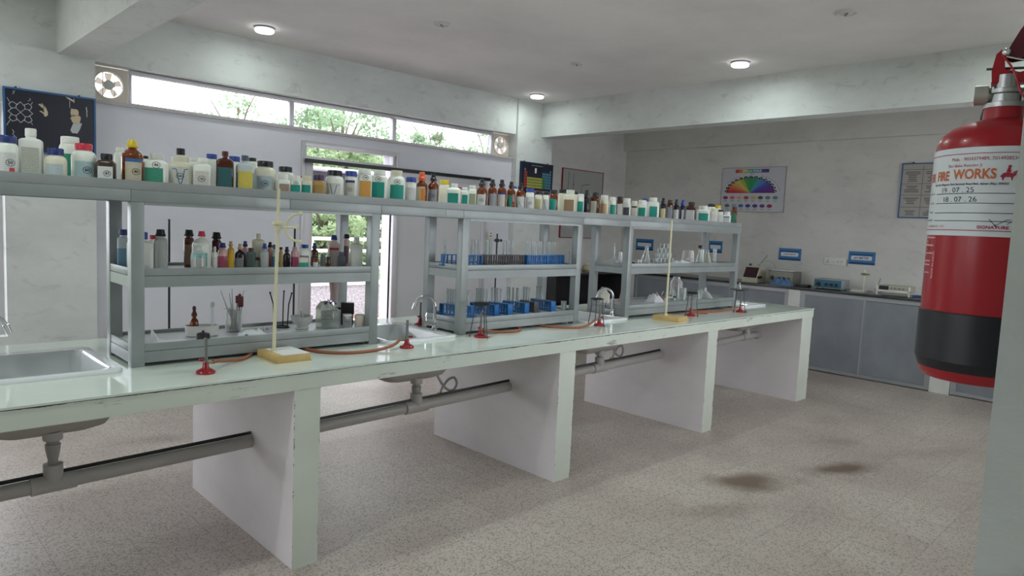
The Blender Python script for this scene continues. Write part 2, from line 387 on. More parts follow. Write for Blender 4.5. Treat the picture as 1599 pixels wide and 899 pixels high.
TOP_BOTTLES=[
(0.439,3.093,0.0346,0.0299,0.145,'jar','navy','white','paper_red','50','white jar with wide navy cap and circled 50 on its label'),
(0.519,3.136,0.0389,0.0176,0.183,'hdpe','white','milky','beige','','tall white square plastic bottle with long beige label'),
(0.589,3.094,0.0362,0.0262,0.116,'jar','navy','cream','greyblue','','short cream jar with navy cap'),
(0.670,3.260,0.0379,0.0314,0.178,'jar','white','white','green','','tall white jar with ribbed white cap behind the red capped one'),
(0.691,3.140,0.0430,0.0298,0.147,'jar','red','white','paleblue','60','white jar with flat red cap and circled 60'),
(0.758,3.091,0.0332,0.0206,0.113,'jar','black','umber','paper','47','small dark brown jar with black cap and circled 47'),
(0.851,3.260,0.0234,0.0163,0.155,'jar','white','white','none','','white bottle half hidden left of the yellow capped amber one'),
(0.852,3.098,0.0395,0.0203,0.178,'cone','yellow','amber','bluecream','40','amber bottle with yellow cap and blue banded label'),
(0.947,3.260,0.0170,0.0121,0.131,'jar','black','white','none','','bottle whose black cap peeks out right of the yellow cap'),
(0.942,3.101,0.0434,0.0252,0.134,'jar','offwhite','white','green','46','white jar with green label and circled 46 on its shoulder'),
(1.056,3.155,0.0495,0.0167,0.169,'dropjar','black','cream','bluevee','r','cream jar with narrow black stopper and blue chevron label'),
(1.143,3.260,0.0235,0.0156,0.142,'jar','white','white','none','','white bottle showing only its cap behind the blue chevron label jar'),
(1.126,3.094,0.0364,0.0226,0.133,'jar','white','white','paper_pink','r','white jar with ringed scrawl beside a big dark bottle'),
(1.226,3.260,0.0255,0.0237,0.167,'jar','blue','white','none','','white jar with wide blue cap left behind the darkest bottle'),
(1.222,3.096,0.0377,0.0134,0.172,'tallcap','maroon','darkbrown','darkteal','','big near black square bottle with dark teal label'),
(1.330,3.260,0.0278,0.0250,0.167,'jar','blue','white','none','','jar with blue cap right behind the near black bottle'),
(1.311,3.097,0.0394,0.0151,0.163,'liquid','slate','bluewater','yellow','','clear bottle of pale blue liquid with yellow label'),
(1.416,3.260,0.0228,0.0170,0.169,'jar','black','white','none','','bottle with black cap behind the blue liquid bottle'),
(1.427,3.145,0.0477,0.0350,0.150,'jar','black','cream','greyblue','r','broad cream jar with wide black cap and pale blue label'),
(1.582,3.260,0.0375,0.0315,0.142,'jar','black','white','none','','white jar with wide black cap behind three small jars'),
(1.487,3.087,0.0290,0.0226,0.095,'jar','white','white','tan','','small white jar with tan label'),
(1.547,3.084,0.0259,0.0241,0.093,'jar','white','white','teal','r','small white jar with teal label and ringed scrawl'),
(1.659,3.260,0.0153,0.0092,0.104,'jar','red','white','none','','bottle with small red cap peeking between two small teal label jars'),
(1.605,3.083,0.0249,0.0212,0.096,'jar','cream','cream','teal','','small cream jar with teal label and cream cap'),
(1.668,3.087,0.0286,0.0266,0.105,'jar','purple','ochre','ochre','','ochre jar with dark purple cap'),
(1.763,3.103,0.0451,0.0352,0.135,'jar','black','white','bluevee','','white jar with black cap and blue chevron label'),
(1.846,3.088,0.0305,0.0283,0.139,'jar','blue','white','paper_line','r','white jar with blue cap and purple lined label'),
(1.927,3.094,0.0359,0.0334,0.156,'jar','white','white','orange','r','white jar with orange label below a ringed scrawl'),
(2.021,3.099,0.0409,0.0294,0.160,'jar','white','white','teal','r','left one of two big white jars with broad teal labels'),
(2.131,3.105,0.0470,0.0301,0.167,'jar','cream','white','teal','r','right one of two big teal label jars, with cream cap'),
(2.212,3.087,0.0290,0.0269,0.138,'jar','blue','white','paper','','white jar with blue cap left of the orange capped bottle'),
(2.285,3.088,0.0303,0.0207,0.173,'drop','orange','amber','orangecream','','amber bottle with bright orange cap'),
(2.363,3.088,0.0299,0.0176,0.170,'drop','black','amber','grey','r','amber bottle with black dropper cap beside the orange capped one'),
(2.578,3.260,0.0312,0.0290,0.154,'jar','yellow','cream','none','','pale jar with flat yellow cap'),
(2.522,3.097,0.0391,0.0182,0.127,'jar','white','white','teal','','squat white jar with teal label right of the yellow cap'),
(2.692,3.260,0.0212,0.0125,0.121,'jar','red','white','none','','bottle with tiny red cap between white jars'),
(2.585,3.078,0.0202,0.0156,0.110,'jar','white','white','teal','','tiny white jar with teal label'),
(2.644,3.081,0.0232,0.0185,0.125,'jar','white','white','olive','','small white jar with mottled green label'),
(2.725,3.090,0.0324,0.0188,0.170,'drop','black','amber','paper','r','amber dropper bottle with ringed cream label'),
(2.803,3.085,0.0273,0.0172,0.173,'drop','black','amber','grey','','amber dropper bottle with plain grey label'),
(2.881,3.086,0.0285,0.0174,0.177,'drop','black','amber','paper_line','','amber dropper bottle with tilted cap and lined white label'),
(2.959,3.085,0.0275,0.0157,0.171,'drop','black','amber','tealstrip','','amber dropper bottle with narrow teal label'),
(3.158,3.260,0.0208,0.0146,0.157,'jar','blue','white','none','','bottle whose blue cap shows between two amber droppers'),
(3.042,3.087,0.0294,0.0173,0.172,'drop','black','amber','arcs','','amber dropper bottle with curved blue lines on white label'),
(3.125,3.085,0.0272,0.0253,0.141,'jar','blue','white','paper','r','white jar with royal blue cap below the periodic table'),
(3.201,3.082,0.0245,0.0203,0.128,'jar','black','cream','ochrepale','','cream jar with pale yellow label and black cap'),
(3.265,3.079,0.0206,0.0191,0.128,'jar','black','white','arcs','','white jar with black cap left of an amber bottle with teal patch'),
(3.346,3.087,0.0285,0.0228,0.147,'jar','black','amber','tealpatch','','amber bottle with teal patch and flat black cap'),
(3.629,3.260,0.0334,0.0289,0.170,'jar','black','cream','none','','tall cream jar with wide black cap'),
(3.528,3.102,0.0439,0.0278,0.159,'jar','offwhite','cream','brown','','cream jar with broad brown label'),
(3.614,3.082,0.0238,0.0221,0.138,'jar','white','white','teal','','white jar with teal label left of the black bottle'),
(3.763,3.260,0.0227,0.0136,0.159,'jar','black','white','none','','bottle with low black cap behind the brown label jar'),
(3.670,3.080,0.0218,0.0196,0.169,'drop','black','black','none','','slim all black bottle'),
(3.775,3.091,0.0332,0.0221,0.158,'jar','black','darkbrown','papercorner','','dark amber bottle with black cap and small cream label'),
(3.877,3.088,0.0302,0.0257,0.146,'jar','white','cream','peach','','cream jar with peach label'),
(3.964,3.083,0.0253,0.0236,0.138,'jar','white','white','teal','','white jar with teal label right of the peach label jar'),
(4.043,3.081,0.0228,0.0212,0.147,'jar','black','darkbrown','paperlow','','dark amber bottle with low white label'),
(4.139,3.086,0.0284,0.0264,0.139,'jar','white','white','darkgrey','','white jar with dark grey label'),
(4.226,3.082,0.0238,0.0209,0.125,'jar','cream','cream','blackstrip','','small cream jar with black strip label'),
(4.337,3.091,0.0327,0.0304,0.137,'jar','white','white','teal','','white jar with teal label behind which a blue cap rises'),
(4.605,3.260,0.0301,0.0226,0.163,'jar','blue','white','none','','bottle with blue cap rising behind white jars'),
(4.496,3.104,0.0463,0.0277,0.166,'jar','white','white','tealpurple','','broad white jar with teal patch and purple line'),
(4.598,3.082,0.0243,0.0170,0.169,'drop','black','black','yellowpaper','','black bottle with yellow and white label'),
(4.689,3.082,0.0236,0.0184,0.159,'jar','umber','darkbrown','grey','','dark brown bottle with brown cap and grey label'),
(4.784,3.083,0.0253,0.0161,0.170,'drop','black','black','paper','','black bottle with plain white label'),
(4.873,3.081,0.0225,0.0165,0.171,'drop','royal','navy','papercorner','','dark blue bottle with bright blue cap'),
(5.033,3.100,0.0424,0.0255,0.162,'jar','black','darkbrown','paper','','dark amber bottle with black cap and big white label'),
(5.236,3.109,0.0511,0.0339,0.141,'jar','white','white','teal','','rounded white jar with teal label near the far end'),
(5.627,3.260,0.0387,0.0315,0.177,'jar','black','white','none','','white jar with tall black cap behind the far end jars'),
(5.375,3.088,0.0303,0.0224,0.127,'jar','cream','cream','paper','','narrow cream jar left of the small black cap'),
(5.730,3.260,0.0279,0.0223,0.162,'jar','blue','white','none','','white jar with blue cap behind the far end jars'),
(5.470,3.079,0.0212,0.0197,0.122,'jar','black','white','paper','','slim white jar with small black cap'),
(5.729,3.260,0.0425,0.0329,0.168,'jar','yellow','white','none','','jar with yellow cap at the far end'),
(5.610,3.091,0.0329,0.0242,0.110,'jar','white','white','bluewhite','','small white jar with blue lined label in front of the yellow cap'),
(5.715,3.082,0.0244,0.0193,0.155,'jar','umber','amber','tealstrip','','amber bottle with green strip near the end of the ledge'),
(5.750,3.260,0.0217,0.0188,0.126,'jar','black','maroonb','none','','last dark red bottle at the very end of the ledge'),
]
MID_BOTTLES=[
(0.865,3.280,0.0227,0.0155,0.165,'liquid','navy','bluewater','none','','clear bottle of dull blue liquid behind the left post'),
(0.900,3.170,0.0485,0.0284,0.159,'hdpe','blue','milky','none','','large milky bottle with blue cap behind the left post'),
(0.986,3.280,0.0225,0.0175,0.143,'jar','red','white','none','','bottle with dark red cap left of the black capped one'),
(0.981,3.174,0.0275,0.0196,0.172,'cone','black','frost','none','','frosted bottle with tapered black cap'),
(1.134,3.280,0.0211,0.0196,0.171,'cone','black','darkbrown','tanpaper','','dark amber bottle with tapered black cap left of the red cap'),
(1.150,3.170,0.0389,0.0156,0.169,'cone','redpink','white','tealbox','','white bottle with red cap and turquoise label'),
(1.257,3.280,0.0220,0.0204,0.163,'cone','black','maroonb','none','','dark red bottle with black cap behind small jars'),
(1.208,3.170,0.0113,0.0066,0.101,'drop','white','white','paper','','small white dropper bottle'),
(1.242,3.170,0.0192,0.0147,0.119,'cone','navy','pinkwater','none','','jar of pink liquid with navy cap'),
(1.280,3.170,0.0155,0.0095,0.126,'drop','tan','yellowb','none','','yellow dropper bottle with tan tip'),
(1.323,3.170,0.0230,0.0110,0.115,'drop','tan','black','greyband','','black dropper bottle with cream tip'),
(1.393,3.280,0.0158,0.0115,0.124,'drop','navy','pinkwater','none','','pink bottle with navy dropper behind the black one'),
(1.374,3.170,0.0210,0.0126,0.097,'jar','maroon','greendark','none','','dark green bottle with dark red cap'),
(1.456,3.280,0.0344,0.0117,0.161,'hdpe','cream','cream','none','','tall cream bottle standing behind small droppers'),
(1.414,3.202,0.0177,0.0165,0.051,'jar','maroon','frost','none','','tiny clear jar with dark red lid'),
(1.440,3.170,0.0189,0.0114,0.119,'drop','blue','frost','none','','clear dropper bottle with bright blue cap'),
(1.518,3.280,0.0164,0.0112,0.121,'drop','black','pinkpale','none','','pink label bottle with black dropper'),
(1.494,3.170,0.0145,0.0131,0.114,'liquid','slate','bluedeep','none','','slim bottle of blue liquid beside the cream rod'),
(1.522,3.170,0.0088,0.0073,0.102,'liquid','black','ochre','none','','narrow bottle of yellow liquid beside the cream rod'),
(1.552,3.170,0.0170,0.0103,0.104,'drop','black','black','none','','black dropper bottle left of a pink one'),
(1.593,3.170,0.0179,0.0112,0.103,'jar','pinkpale','pinkwater','none','','bottle of purple pink liquid with pale cap'),
(1.595,3.081,0.0233,0.0217,0.057,'flat','cream','tealb','none','','flat teal jar with cream lid'),
(1.645,3.170,0.0278,0.0176,0.116,'jar','blue','white','purplelab','','white jar with bright blue cap and purple band'),
(1.757,3.280,0.0188,0.0121,0.120,'drop','navy','darkbrown','none','','dark amber bottle with navy dropper'),
(1.653,3.073,0.0153,0.0097,0.068,'jar','black','amber','paper','','little amber vial with white label and black cap'),
(1.806,3.280,0.0161,0.0129,0.066,'jar','greenpale','greenpale','none','','pale green jar before the window'),
(1.774,3.170,0.0115,0.0094,0.056,'jar','black','darkbrown','none','','little dark vial right of the green jar'),
(1.868,3.280,0.0319,0.0165,0.163,'cone','blue','pinkish','redline','','pale pink bottle with blue cap'),
(1.849,3.170,0.0208,0.0144,0.080,'jar','slate','greydark','none','','dark grey bottle before the window'),
(1.943,3.280,0.0167,0.0155,0.170,'cone','black','pinkish','darkpaper','','pink bottle with tapered black cap'),
(1.937,3.170,0.0327,0.0147,0.157,'hdpe','white','milky','none','','white plastic bottle near the right post'),
]

# ================================================================ THE ROOM
b = B(); b.box(-3.2, 8.6, -2.6, 6.55, -.1, 0); struct('floor', b, FLOOR, smooth=0)
b = B(); b.box(-3.2, 8.6, .02, 6.5, 3.0, 3.12); struct('ceiling', b, CEIL, smooth=0)
b = B(); b.box(-3.2, 8.6, -2.6, .02, 2.75, 2.85); struct('ceiling_light_block', b, CEIL, smooth=0)  # unseen corridor roof added to cut the daylight behind the camera
# left (window) wall
b = B(); b.use(WALL)
b.box(-3.2, 1.4, 6.03, 6.3, 2.60, 3.0); b.box(1.4, 5.82, 6.03, 6.3, 2.585, 3.0)
b.box(-3.2, -1.4, 6.0, 6.3, 0, 2.60); b.box(.835, 1.4, 6.0, 6.3, 0, 2.60); b.box(-1.4, .835, 6.0, 6.3, 0, .55)
b.box(-1.4, .835, 6.0, 6.3, 2.2, 2.60)
b.box(5.82, 6.434, 6.0, 6.5, 0, 3.0)
b.use(WALL2)
b.box(1.4, 3.13, 6.08, 6.3, 0, 2.29); b.box(4.15, 5.82, 6.08, 6.3, 0, 2.29); b.box(3.13, 4.15, 6.08, 6.3, 2.17, 2.29)
b.use(FARW); b.box(6.434, 8.6, 6.4, 6.5, 0, 3.0)
struct('wall_left', b, smooth=0)
b = B(); b.use(FARW).box(8.5, 8.6, .16, 6.4, 0, 3.0); b.box(8.42, 8.5, .16, 6.4, 2.675, 3.0); struct('wall_far', b, smooth=0)
b = B(); b.use(plaster('jamb_plaster', (.46, .50, .46), (.26, .28, .27), .5, 2.0, .25)).box(-3.2, -.75, .02, .16, 0, 3.0); b.box(.882, 3.0, .02, .16, 0, 3.0); b.box(-.75, .882, .02, .16, 2.35, 3.0)
b.box(3.0, 8.0, .02, .16, 0, .9); b.box(3.0, 8.0, .02, .16, 2.4, 3.0); b.box(5.2, 5.6, .02, .16, .9, 2.4); b.box(8.0, 8.6, .02, .16, 0, 3.0)
struct('wall_near', b, smooth=0)
b = B(); b.use(WALL).box(-3.3, -3.2, .02, 6.3, 0, .85); b.box(-3.3, -3.2, .02, 6.3, 2.35, 3.0); b.box(-3.3, -3.2, .02, .9, .85, 2.35); b.box(-3.3, -3.2, 5.2, 6.3, .85, 2.35); b.box(-3.3, -3.2, 2.9, 3.2, .85, 2.35)
struct('wall_rear', b, smooth=0)
b = B(); b.use(WALL).box(1.163, 1.399, .16, 6.03, 2.59, 3.0); struct('trim_1', b, smooth=0)
b = B(); b.use(WALL).box(6.225, 6.434, .16, 6.0, 2.595, 3.0); struct('trim_2', b, smooth=0)
b = B(); b.use(plaster('sill_plaster', (.5, .46, .46), (.35, .33, .33), .6, 6, .3)).box(1.4, 5.82, 6.055, 6.3, 2.288, 2.308); struct('trim_3', b, smooth=0)

# window strip: three panes in aluminium
WZ0, WZ1, WY = 2.31, 2.58, 6.15
def window(n, x0, x1):
    t = bpy.data.objects.new('window_%d' % n, None); COL.objects.link(t); t['kind'] = 'structure'; t.location = (x0, WY, WZ0)
    h = WZ1-WZ0; w_ = x1-x0
    f = B(); f.box(0, w_, -.02, .03, 0, .018, .003); f.box(0, w_, -.02, .03, h-.032, h, .003)
    f.box(0, .022, -.02, .03, .018, h-.032, .003); f.box(w_-.022, w_, -.02, .03, .018, h-.032, .003)
    f.box(.03, w_-.03, -.028, -.02, h-.014, h-.009)
    struct('window_frame', f, ALU, t)
    g = B(); g.box(.022, w_-.022, .004, .007, .018, h-.032); struct('window_pane', g, PANE, t, smooth=0)
window(1, 1.664, 3.03); window(2, 3.03, 4.165); window(3, 4.165, 5.545)
# big window left of the columns, mostly outside the frame
t = bpy.data.objects.new('window_4', None); COL.objects.link(t); t['kind'] = 'structure'; t.location = (-1.4, 6.12, .55)
f = B(); f.box(0, 2.235, 0, .05, 0, .05); f.box(0, 2.235, 0, .05, 1.6, 1.65); f.box(0, .05, 0, .05, .05, 1.6); f.box(2.185, 2.235, 0, .05, .05, 1.6); f.box(1.09, 1.14, 0, .05, .05, 1.6)
struct('window_frame', f, ALU, t); g = B(); g.box(.05, 2.185, .02, .024, .05, 1.6); struct('window_pane', g, PANE, t, smooth=0)
for n, (y0, y1) in enumerate(((.9, 2.9), (3.2, 5.2))):  # rear windows, out of view, added to brighten the room
    t = bpy.data.objects.new('window_%d' % (5+n), None); COL.objects.link(t); t['kind'] = 'structure'; t.location = (-3.25, y0, .85)
    f = B(); f.box(-.02, .02, 0, 2, 0, .05); f.box(-.02, .02, 0, 2, 1.45, 1.5); f.box(-.02, .02, 0, .05, .05, 1.45); f.box(-.02, .02, 1.95, 2, .05, 1.45); f.box(-.02, .02, .975, 1.025, .05, 1.45)
    struct('window_frame', f, ALU, t); g = B(); g.box(-.003, .003, .05, 1.95, .05, 1.45); struct('window_pane', g, PANE, t, smooth=0)

for n, (x0, x1) in enumerate(((3.0, 5.2), (5.6, 8.0))):  # unseen near wall windows added to light the far wall and bench fronts
    t = bpy.data.objects.new('window_%d' % (7+n), None); COL.objects.link(t); t['kind'] = 'structure'; t.location = (x0, .09, .9)
    L = x1-x0
    f = B(); f.box(0, L, -.02, .02, 0, .05); f.box(0, L, -.02, .02, 1.45, 1.5); f.box(0, .05, -.02, .02, .05, 1.45); f.box(L-.05, L, -.02, .02, .05, 1.45); f.box(L/2-.025, L/2+.025, -.02, .02, .05, 1.45)
    struct('window_frame', f, ALU, t); g = B(); g.box(.05, L-.05, -.003, .003, .05, 1.45); struct('window_pane', g, PANE, t, smooth=0)
b = B(); b.use(WALL).box(-3.2, 2.2, -2.7, -2.6, 0, 2.85); b.box(-3.3, -3.2, -2.7, .02, 0, 2.85); b.box(2.2, 8.6, -2.7, -2.6, 0, .8); struct('wall_light_block', b, smooth=0)  # unseen corridor wall added to keep daylight off the door jamb

# sliding door in the window wall
t = bpy.data.objects.new('door_1', None); COL.objects.link(t); t['kind'] = 'structure'; t.location = (3.13, 6.08, 0)
f = B()
f.box(-.03, .0, -.03, .08, 0, 2.2, .004); f.box(1.02, 1.05, -.03, .08, 0, 2.2, .004); f.box(0, 1.02, -.03, .08, 2.155, 2.2, .004); f.box(0, 1.02, -.03, .06, 2.03, 2.06, .003)
f.box(0, .028, 0, .06, 2.06, 2.155); f.box(.99, 1.02, 0, .06, 2.06, 2.155)
f.box(.012, .098, .0, .05, 0, 2.03, .004); f.box(.012, .99, .0, .05, 0.0, .05)
struct('door_frame', f, ALU, t)
g = B(); g.box(.028, .99, .03, .034, 2.06, 2.155); struct('window_pane', g, PANE, t, smooth=0)
tr = B(); tr.box(-.02, 2.29, -.09, -.055, 2.012, 2.034, .003); tr.use(BLACKM).box(-.02, 2.29, -.088, -.056, 1.998, 2.012); struct('track', tr, ALU, t)
leaf = B(); leaf.use(pm('door_leaf_panel', (.58, .58, .60), .5)).box(1.04, 2.2, -.065, -.045, .02, 2.0)
leaf.use(ALU); leaf.box(.965, 1.04, -.075, -.035, .01, 2.0, .003); leaf.box(2.18, 2.25, -.075, -.035, .01, 2.0, .003); leaf.box(1.04, 2.18, -.072, -.038, .01, .07); leaf.box(1.04, 2.18, -.072, -.038, 1.95, 2.0)
struct('door_panel', leaf, parent=t)
tr = B(); tr.box(.1, .2, .2, .3, 0, .01)

def leaf_mat(name, col, tr):
    m, t, b = new_mat(name); b.inputs['Roughness'].default_value = .6
    tc = t.nodes.new('ShaderNodeTexCoord'); n = t.nodes.new('ShaderNodeTexNoise'); n.inputs['Scale'].default_value = 1.7; n.inputs['Detail'].default_value = 4; t.links.new(tc.outputs['Object'], n.inputs['Vector'])
    mx = t.nodes.new('ShaderNodeMix'); mx.data_type = 'RGBA'; mx.inputs[6].default_value = (*[c*.6 for c in col], 1); mx.inputs[7].default_value = (*[min(1, c*1.4) for c in col], 1)
    t.links.new(n.outputs[0], mx.inputs[0]); t.links.new(mx.outputs[2], b.inputs['Base Color'])
    tl = t.nodes.new('ShaderNodeBsdfTranslucent'); t.links.new(mx.outputs[2], tl.inputs[0]); ms = t.nodes.new('ShaderNodeMixShader'); ms.inputs[0].default_value = tr
    t.links.new(b.outputs[0], ms.inputs[1]); t.links.new(tl.outputs[0], ms.inputs[2]); t.links.new(ms.outputs[0], t.nodes['Material Output'].inputs['Surface'])
    return m
FANB = leaf_mat('fan_blade', (.78, .70, .64), .75)
# exhaust fans at the two ends of the strip
def exhaust_fan(x0, x1, label):
    w_ = x1-x0; h = WZ1-WZ0-.01
    t = thing('exhaust_fan', label, 'exhaust fan', (x0, 6.15, WZ0+.003), 0, 'exhaust fans in the window strip')
    cx, cz, R = w_*.47, h*.5, min(w_, h)*.40
    p = B(); n = 28
    out = []
    sq = [(w_*.0, 0), (w_, 0), (w_, h), (0, h)]
    ring = [(cx+R*math.cos(2*PI*i/n), cz+R*math.sin(2*PI*i/n)) for i in range(n)]
    def edge(a):
        dx, dz = math.cos(a), math.sin(a); s = 1e9
        if dx > 1e-6: s = min(s, (w_-cx)/dx)
        if dx < -1e-6: s = min(s, -cx/dx)
        if dz > 1e-6: s = min(s, (h-cz)/dz)
        if dz < -1e-6: s = min(s, -cz/dz)
        return (cx+dx*s, cz+dz*s)
    sqr = [edge(2*PI*(i)/n) for i in range(n)]
    # snap nearest to corners
    for c in sq:
        k = min(range(n), key=lambda i: (sqr[i][0]-c[0])**2+(sqr[i][1]-c[1])**2); sqr[k] = c
    p.rings([[Vector((q[0], y, q[1])) for q in s_] for s_, y in ((ring, -.012), (sqr, -.012), (sqr, .01), (ring, .01))], closed=True)
    obj('mounting_panel', p, pm('fan_panel_cream', (.62, .56, .48), .5), t, smooth=30)
    r = B(); pr = [(R+.006, -.02), (R+.006, .02), (R-.004, .02), (R-.004, -.02)]
    r.rings([[Vector((cx+a*math.cos(2*PI*i/n), y, cz+a*math.sin(2*PI*i/n))) for i in range(n)] for a, y in pr], closed=True)
    obj('fan_ring', r, pm('fan_ring_cream', (.72, .66, .58), .4), t)
    g = B()
    for dx in (-.42, .38): 
        hh = R*math.sqrt(1-dx*dx); g.rod((cx+R*dx, -.018, cz-hh), (cx+R*dx, -.018, cz+hh), .003, 6)
    for dz in (-.1,):
        hh = R*math.sqrt(1-dz*dz); g.rod((cx-hh, -.018, cz+R*dz), (cx+hh, -.018, cz+R*dz), .003, 6)
    obj('grille_bar', g, pm('fan_grille', (.45, .38, .32), .5), t)
    hb = B(); hb.xform(Matrix()); hb.lathe([(.036, -.012), (.036, .02), (.02, .024)], 20, (0, 0, 0), M=None); hb.xform(Matrix.Translation((cx, 0, cz)) @ Matrix.Rotation(PI/2, 4, 'X'))
    obj('hub', hb, pm('fan_hub', (.5, .5, .47), .5), t)
    for k in range(5):
        a = 2*PI*k/5+.3; bl = B()
        pts = []
        for rr, wd in ((.03, .012), (.06, .026), (R-.008, .03)):
            for s in (-1, 1):
                aa = a+s*wd/rr*.8; pts.append((cx+rr*math.cos(aa), .006+s*.006, cz+rr*math.sin(aa)))
        v = pts + [(x, y+.002, z) for x, y, z in pts]
        bl.faces(v, [(0, 1, 3, 2), (2, 3, 5, 4), (6, 8, 9, 7), (8, 10, 11, 9), (0, 2, 8, 6), (2, 4, 10, 8), (1, 7, 9, 3), (3, 9, 11, 5), (4, 5, 11, 10), (0, 6, 7, 1)])
        obj('blade', bl, FANB, t)
exhaust_fan(1.405, 1.66, 'cream exhaust fan at the left end of the window strip, above the blackboard poster')
exhaust_fan(5.55, 5.815, 'small looking exhaust fan at the right end of the window strip by the column')

# ceiling lamps
LM = pm('lamp_diffuser', (.9, .9, .88), .4, emit=(1, .97, .92), estr=7)
def lamp(x, y, label, power=1.0):
    t = thing('ceiling_lamp', label, 'ceiling light', (x, y, 3.0), 0, 'lit round ceiling lamps')
    b = B(); b.lathe([(.078, 0), (.080, -.012), (.074, -.016)], 32); obj('rim', b, pm('lamp_rim', (.35, .36, .42), .3, .4), t)
    b = B(); b.lathe([(.073, -.012), (.074, -.03), (.068, -.037), (.05, -.040), (.01, -.041)], 32); obj('diffuser', b, LM, t)
    ld = bpy.data.lights.new('lamp_glow', 'AREA'); ld.shape = 'DISK'; ld.size = .15; ld.energy = 9*power; ld.color = (.87, 1.0, .96)
    lo = bpy.data.objects.new('lamp_glow', ld); COL.objects.link(lo); lo.parent = t; lo.location = (0, 0, -.046)
lamp(2.507, 5.571, 'lit round ceiling lamp above the left end of the window strip', .30)
lamp(5.771, 5.656, 'lit round ceiling lamp in the corner above the periodic table poster', .30)
lamp(5.658, 3.098, 'lit round ceiling lamp beside the far beam, over the bench end', .68)
for x, y in ((2.5, 3.1), (2.5, .75), (5.66, .75), (.1, 5.3), (.1, 2.2), (-2.0, 5.3), (-2.0, 2.2)):  # unseen lamps added for room brightness; only some inferred from shadow and glow
    lamp(x, y, 'round ceiling lamp outside the picture, in an unseen set added to brighten the room', .6 if y > 5 else 1.3)
for x, y, s, l in ((3.326, 4.308, .05, 'unlit round ceiling cap between the two lamps near the window'), (4.881, 4.295, .045, 'small unlit ceiling cap left of the lamp by the far beam'), (4.816, 1.9, .055, 'large looking unlit ceiling cap nearest the fire extinguisher')):
    t = thing('ceiling_rose', l, 'ceiling rose', (x, y, 3.0), 0, 'unlit round caps on the ceiling')
    b = B(); b.lathe([(s*1.3, 0), (s*1.3, -.006), (s*1.05, -.012), (s*.95, -.006), (s*.7, -.006), (s*.6, -.012), (.002, -.013)], 28); obj('cover', b, pm('cap_cover', (.62, .61, .59), .6), t)
    b = B(); b.box(-s*.5, s*.5, -.006, .006, -.02, -.012, .002, rot=Matrix.Rotation(.6, 3, 'Z')); obj('ridge', b, pm('cap_ridge', (.25, .24, .24), .6), t)

# ================================================================ OUTSIDE
b = B(); b.use(pm('pale_paving', (.62, .54, .52), .8, noise=.15, scale=2)).box(-30, 60, 6.55, 9.9, -.25, -.1); b.box(-30, 60, 6.3, 6.56, -.12, -.001)
struct('paving_outside', b, smooth=0)
b = B(); b.box(-40, 80, 9.9, 70, -.45, -.3); struct('ground_outside', b, pm('grass_ground', (.10, .15, .06), .9, noise=.4, scale=3), smooth=0)
b = B(); b.box(-40, -3.5, -6, 9.9, -.45, -.3); struct('ground_rear', b, pm('pale_ground', (.35, .32, .26), .9, noise=.4, scale=3), smooth=0)
b = B(); b.use(pm('pebble_parapet', (.42, .41, .42), .9, noise=.45, scale=30)).box(2, 14, 9.9, 10.05, -.1, .42); b.use(pm('parapet_cap', (.7, .68, .68), .7)).box(2, 14, 9.86, 10.09, .42, .47)
struct('wall_parapet', b, smooth=0)
b = B(); b.use(pm('brick_red_kerb', (.42, .22, .16), .8)).box(5.9, 8.5, 9.62, 9.70, -.1, -.05); struct('trim_4', b, smooth=0)
t = thing('pipe_railing', 'white pipe railing beyond the open sliding door', 'railing', (0, 9.98, .47))
for z in (.22, .50, .69):
    b = B(); b.rod((2.0, 0, z), (13.5, 0, z), .028, 10); obj('rail', b, pm('white_railing', (.8, .8, .8), .4), t)
for i in range(8):
    b = B(); b.rod((2.1+i*1.6, 0, 0), (2.1+i*1.6, 0, .72), .03, 10); obj('post', b, MATS['white_railing'], t)
t = thing('awning', 'grey corrugated sheet awning seen through the top of the doorway', 'awning', (0, 7.6, 0))
b = B(); R = []
for i in range(110):
    x = 2.6+i*.04; y = .012*math.sin(i*1.57)
    R.append((x, y))
b.rings([[Vector((x, y, 1.62)), Vector((x, y, 2.06)), Vector((x, y+.01, 2.06)), Vector((x, y+.01, 1.62))] for x, y in R]); obj('sheet', b, pm('awning_sheet', (.055, .055, .06), .6, .0), t)
b = B(); b.rod((2.6, 0, 2.07), (7, 0, 2.07), .03); b.box(2.6, 2.66, -.03, .03, -.1, 2.06); b.box(6.94, 7.0, -.03, .03, -.1, 2.06); obj('awning_frame', b, ALU, t)
tag_b = B(); tag_b.lathe([(.12, 0), (.15, .02), (.16, .2), (.17, .21)], 18, (4.55, 7.3, -.1)); tag(obj('basin', tag_b, pm('bright_blue_plastic', (.05, .2, .7), .4)), 'bright blue tub on the paving beyond the door', 'tub')
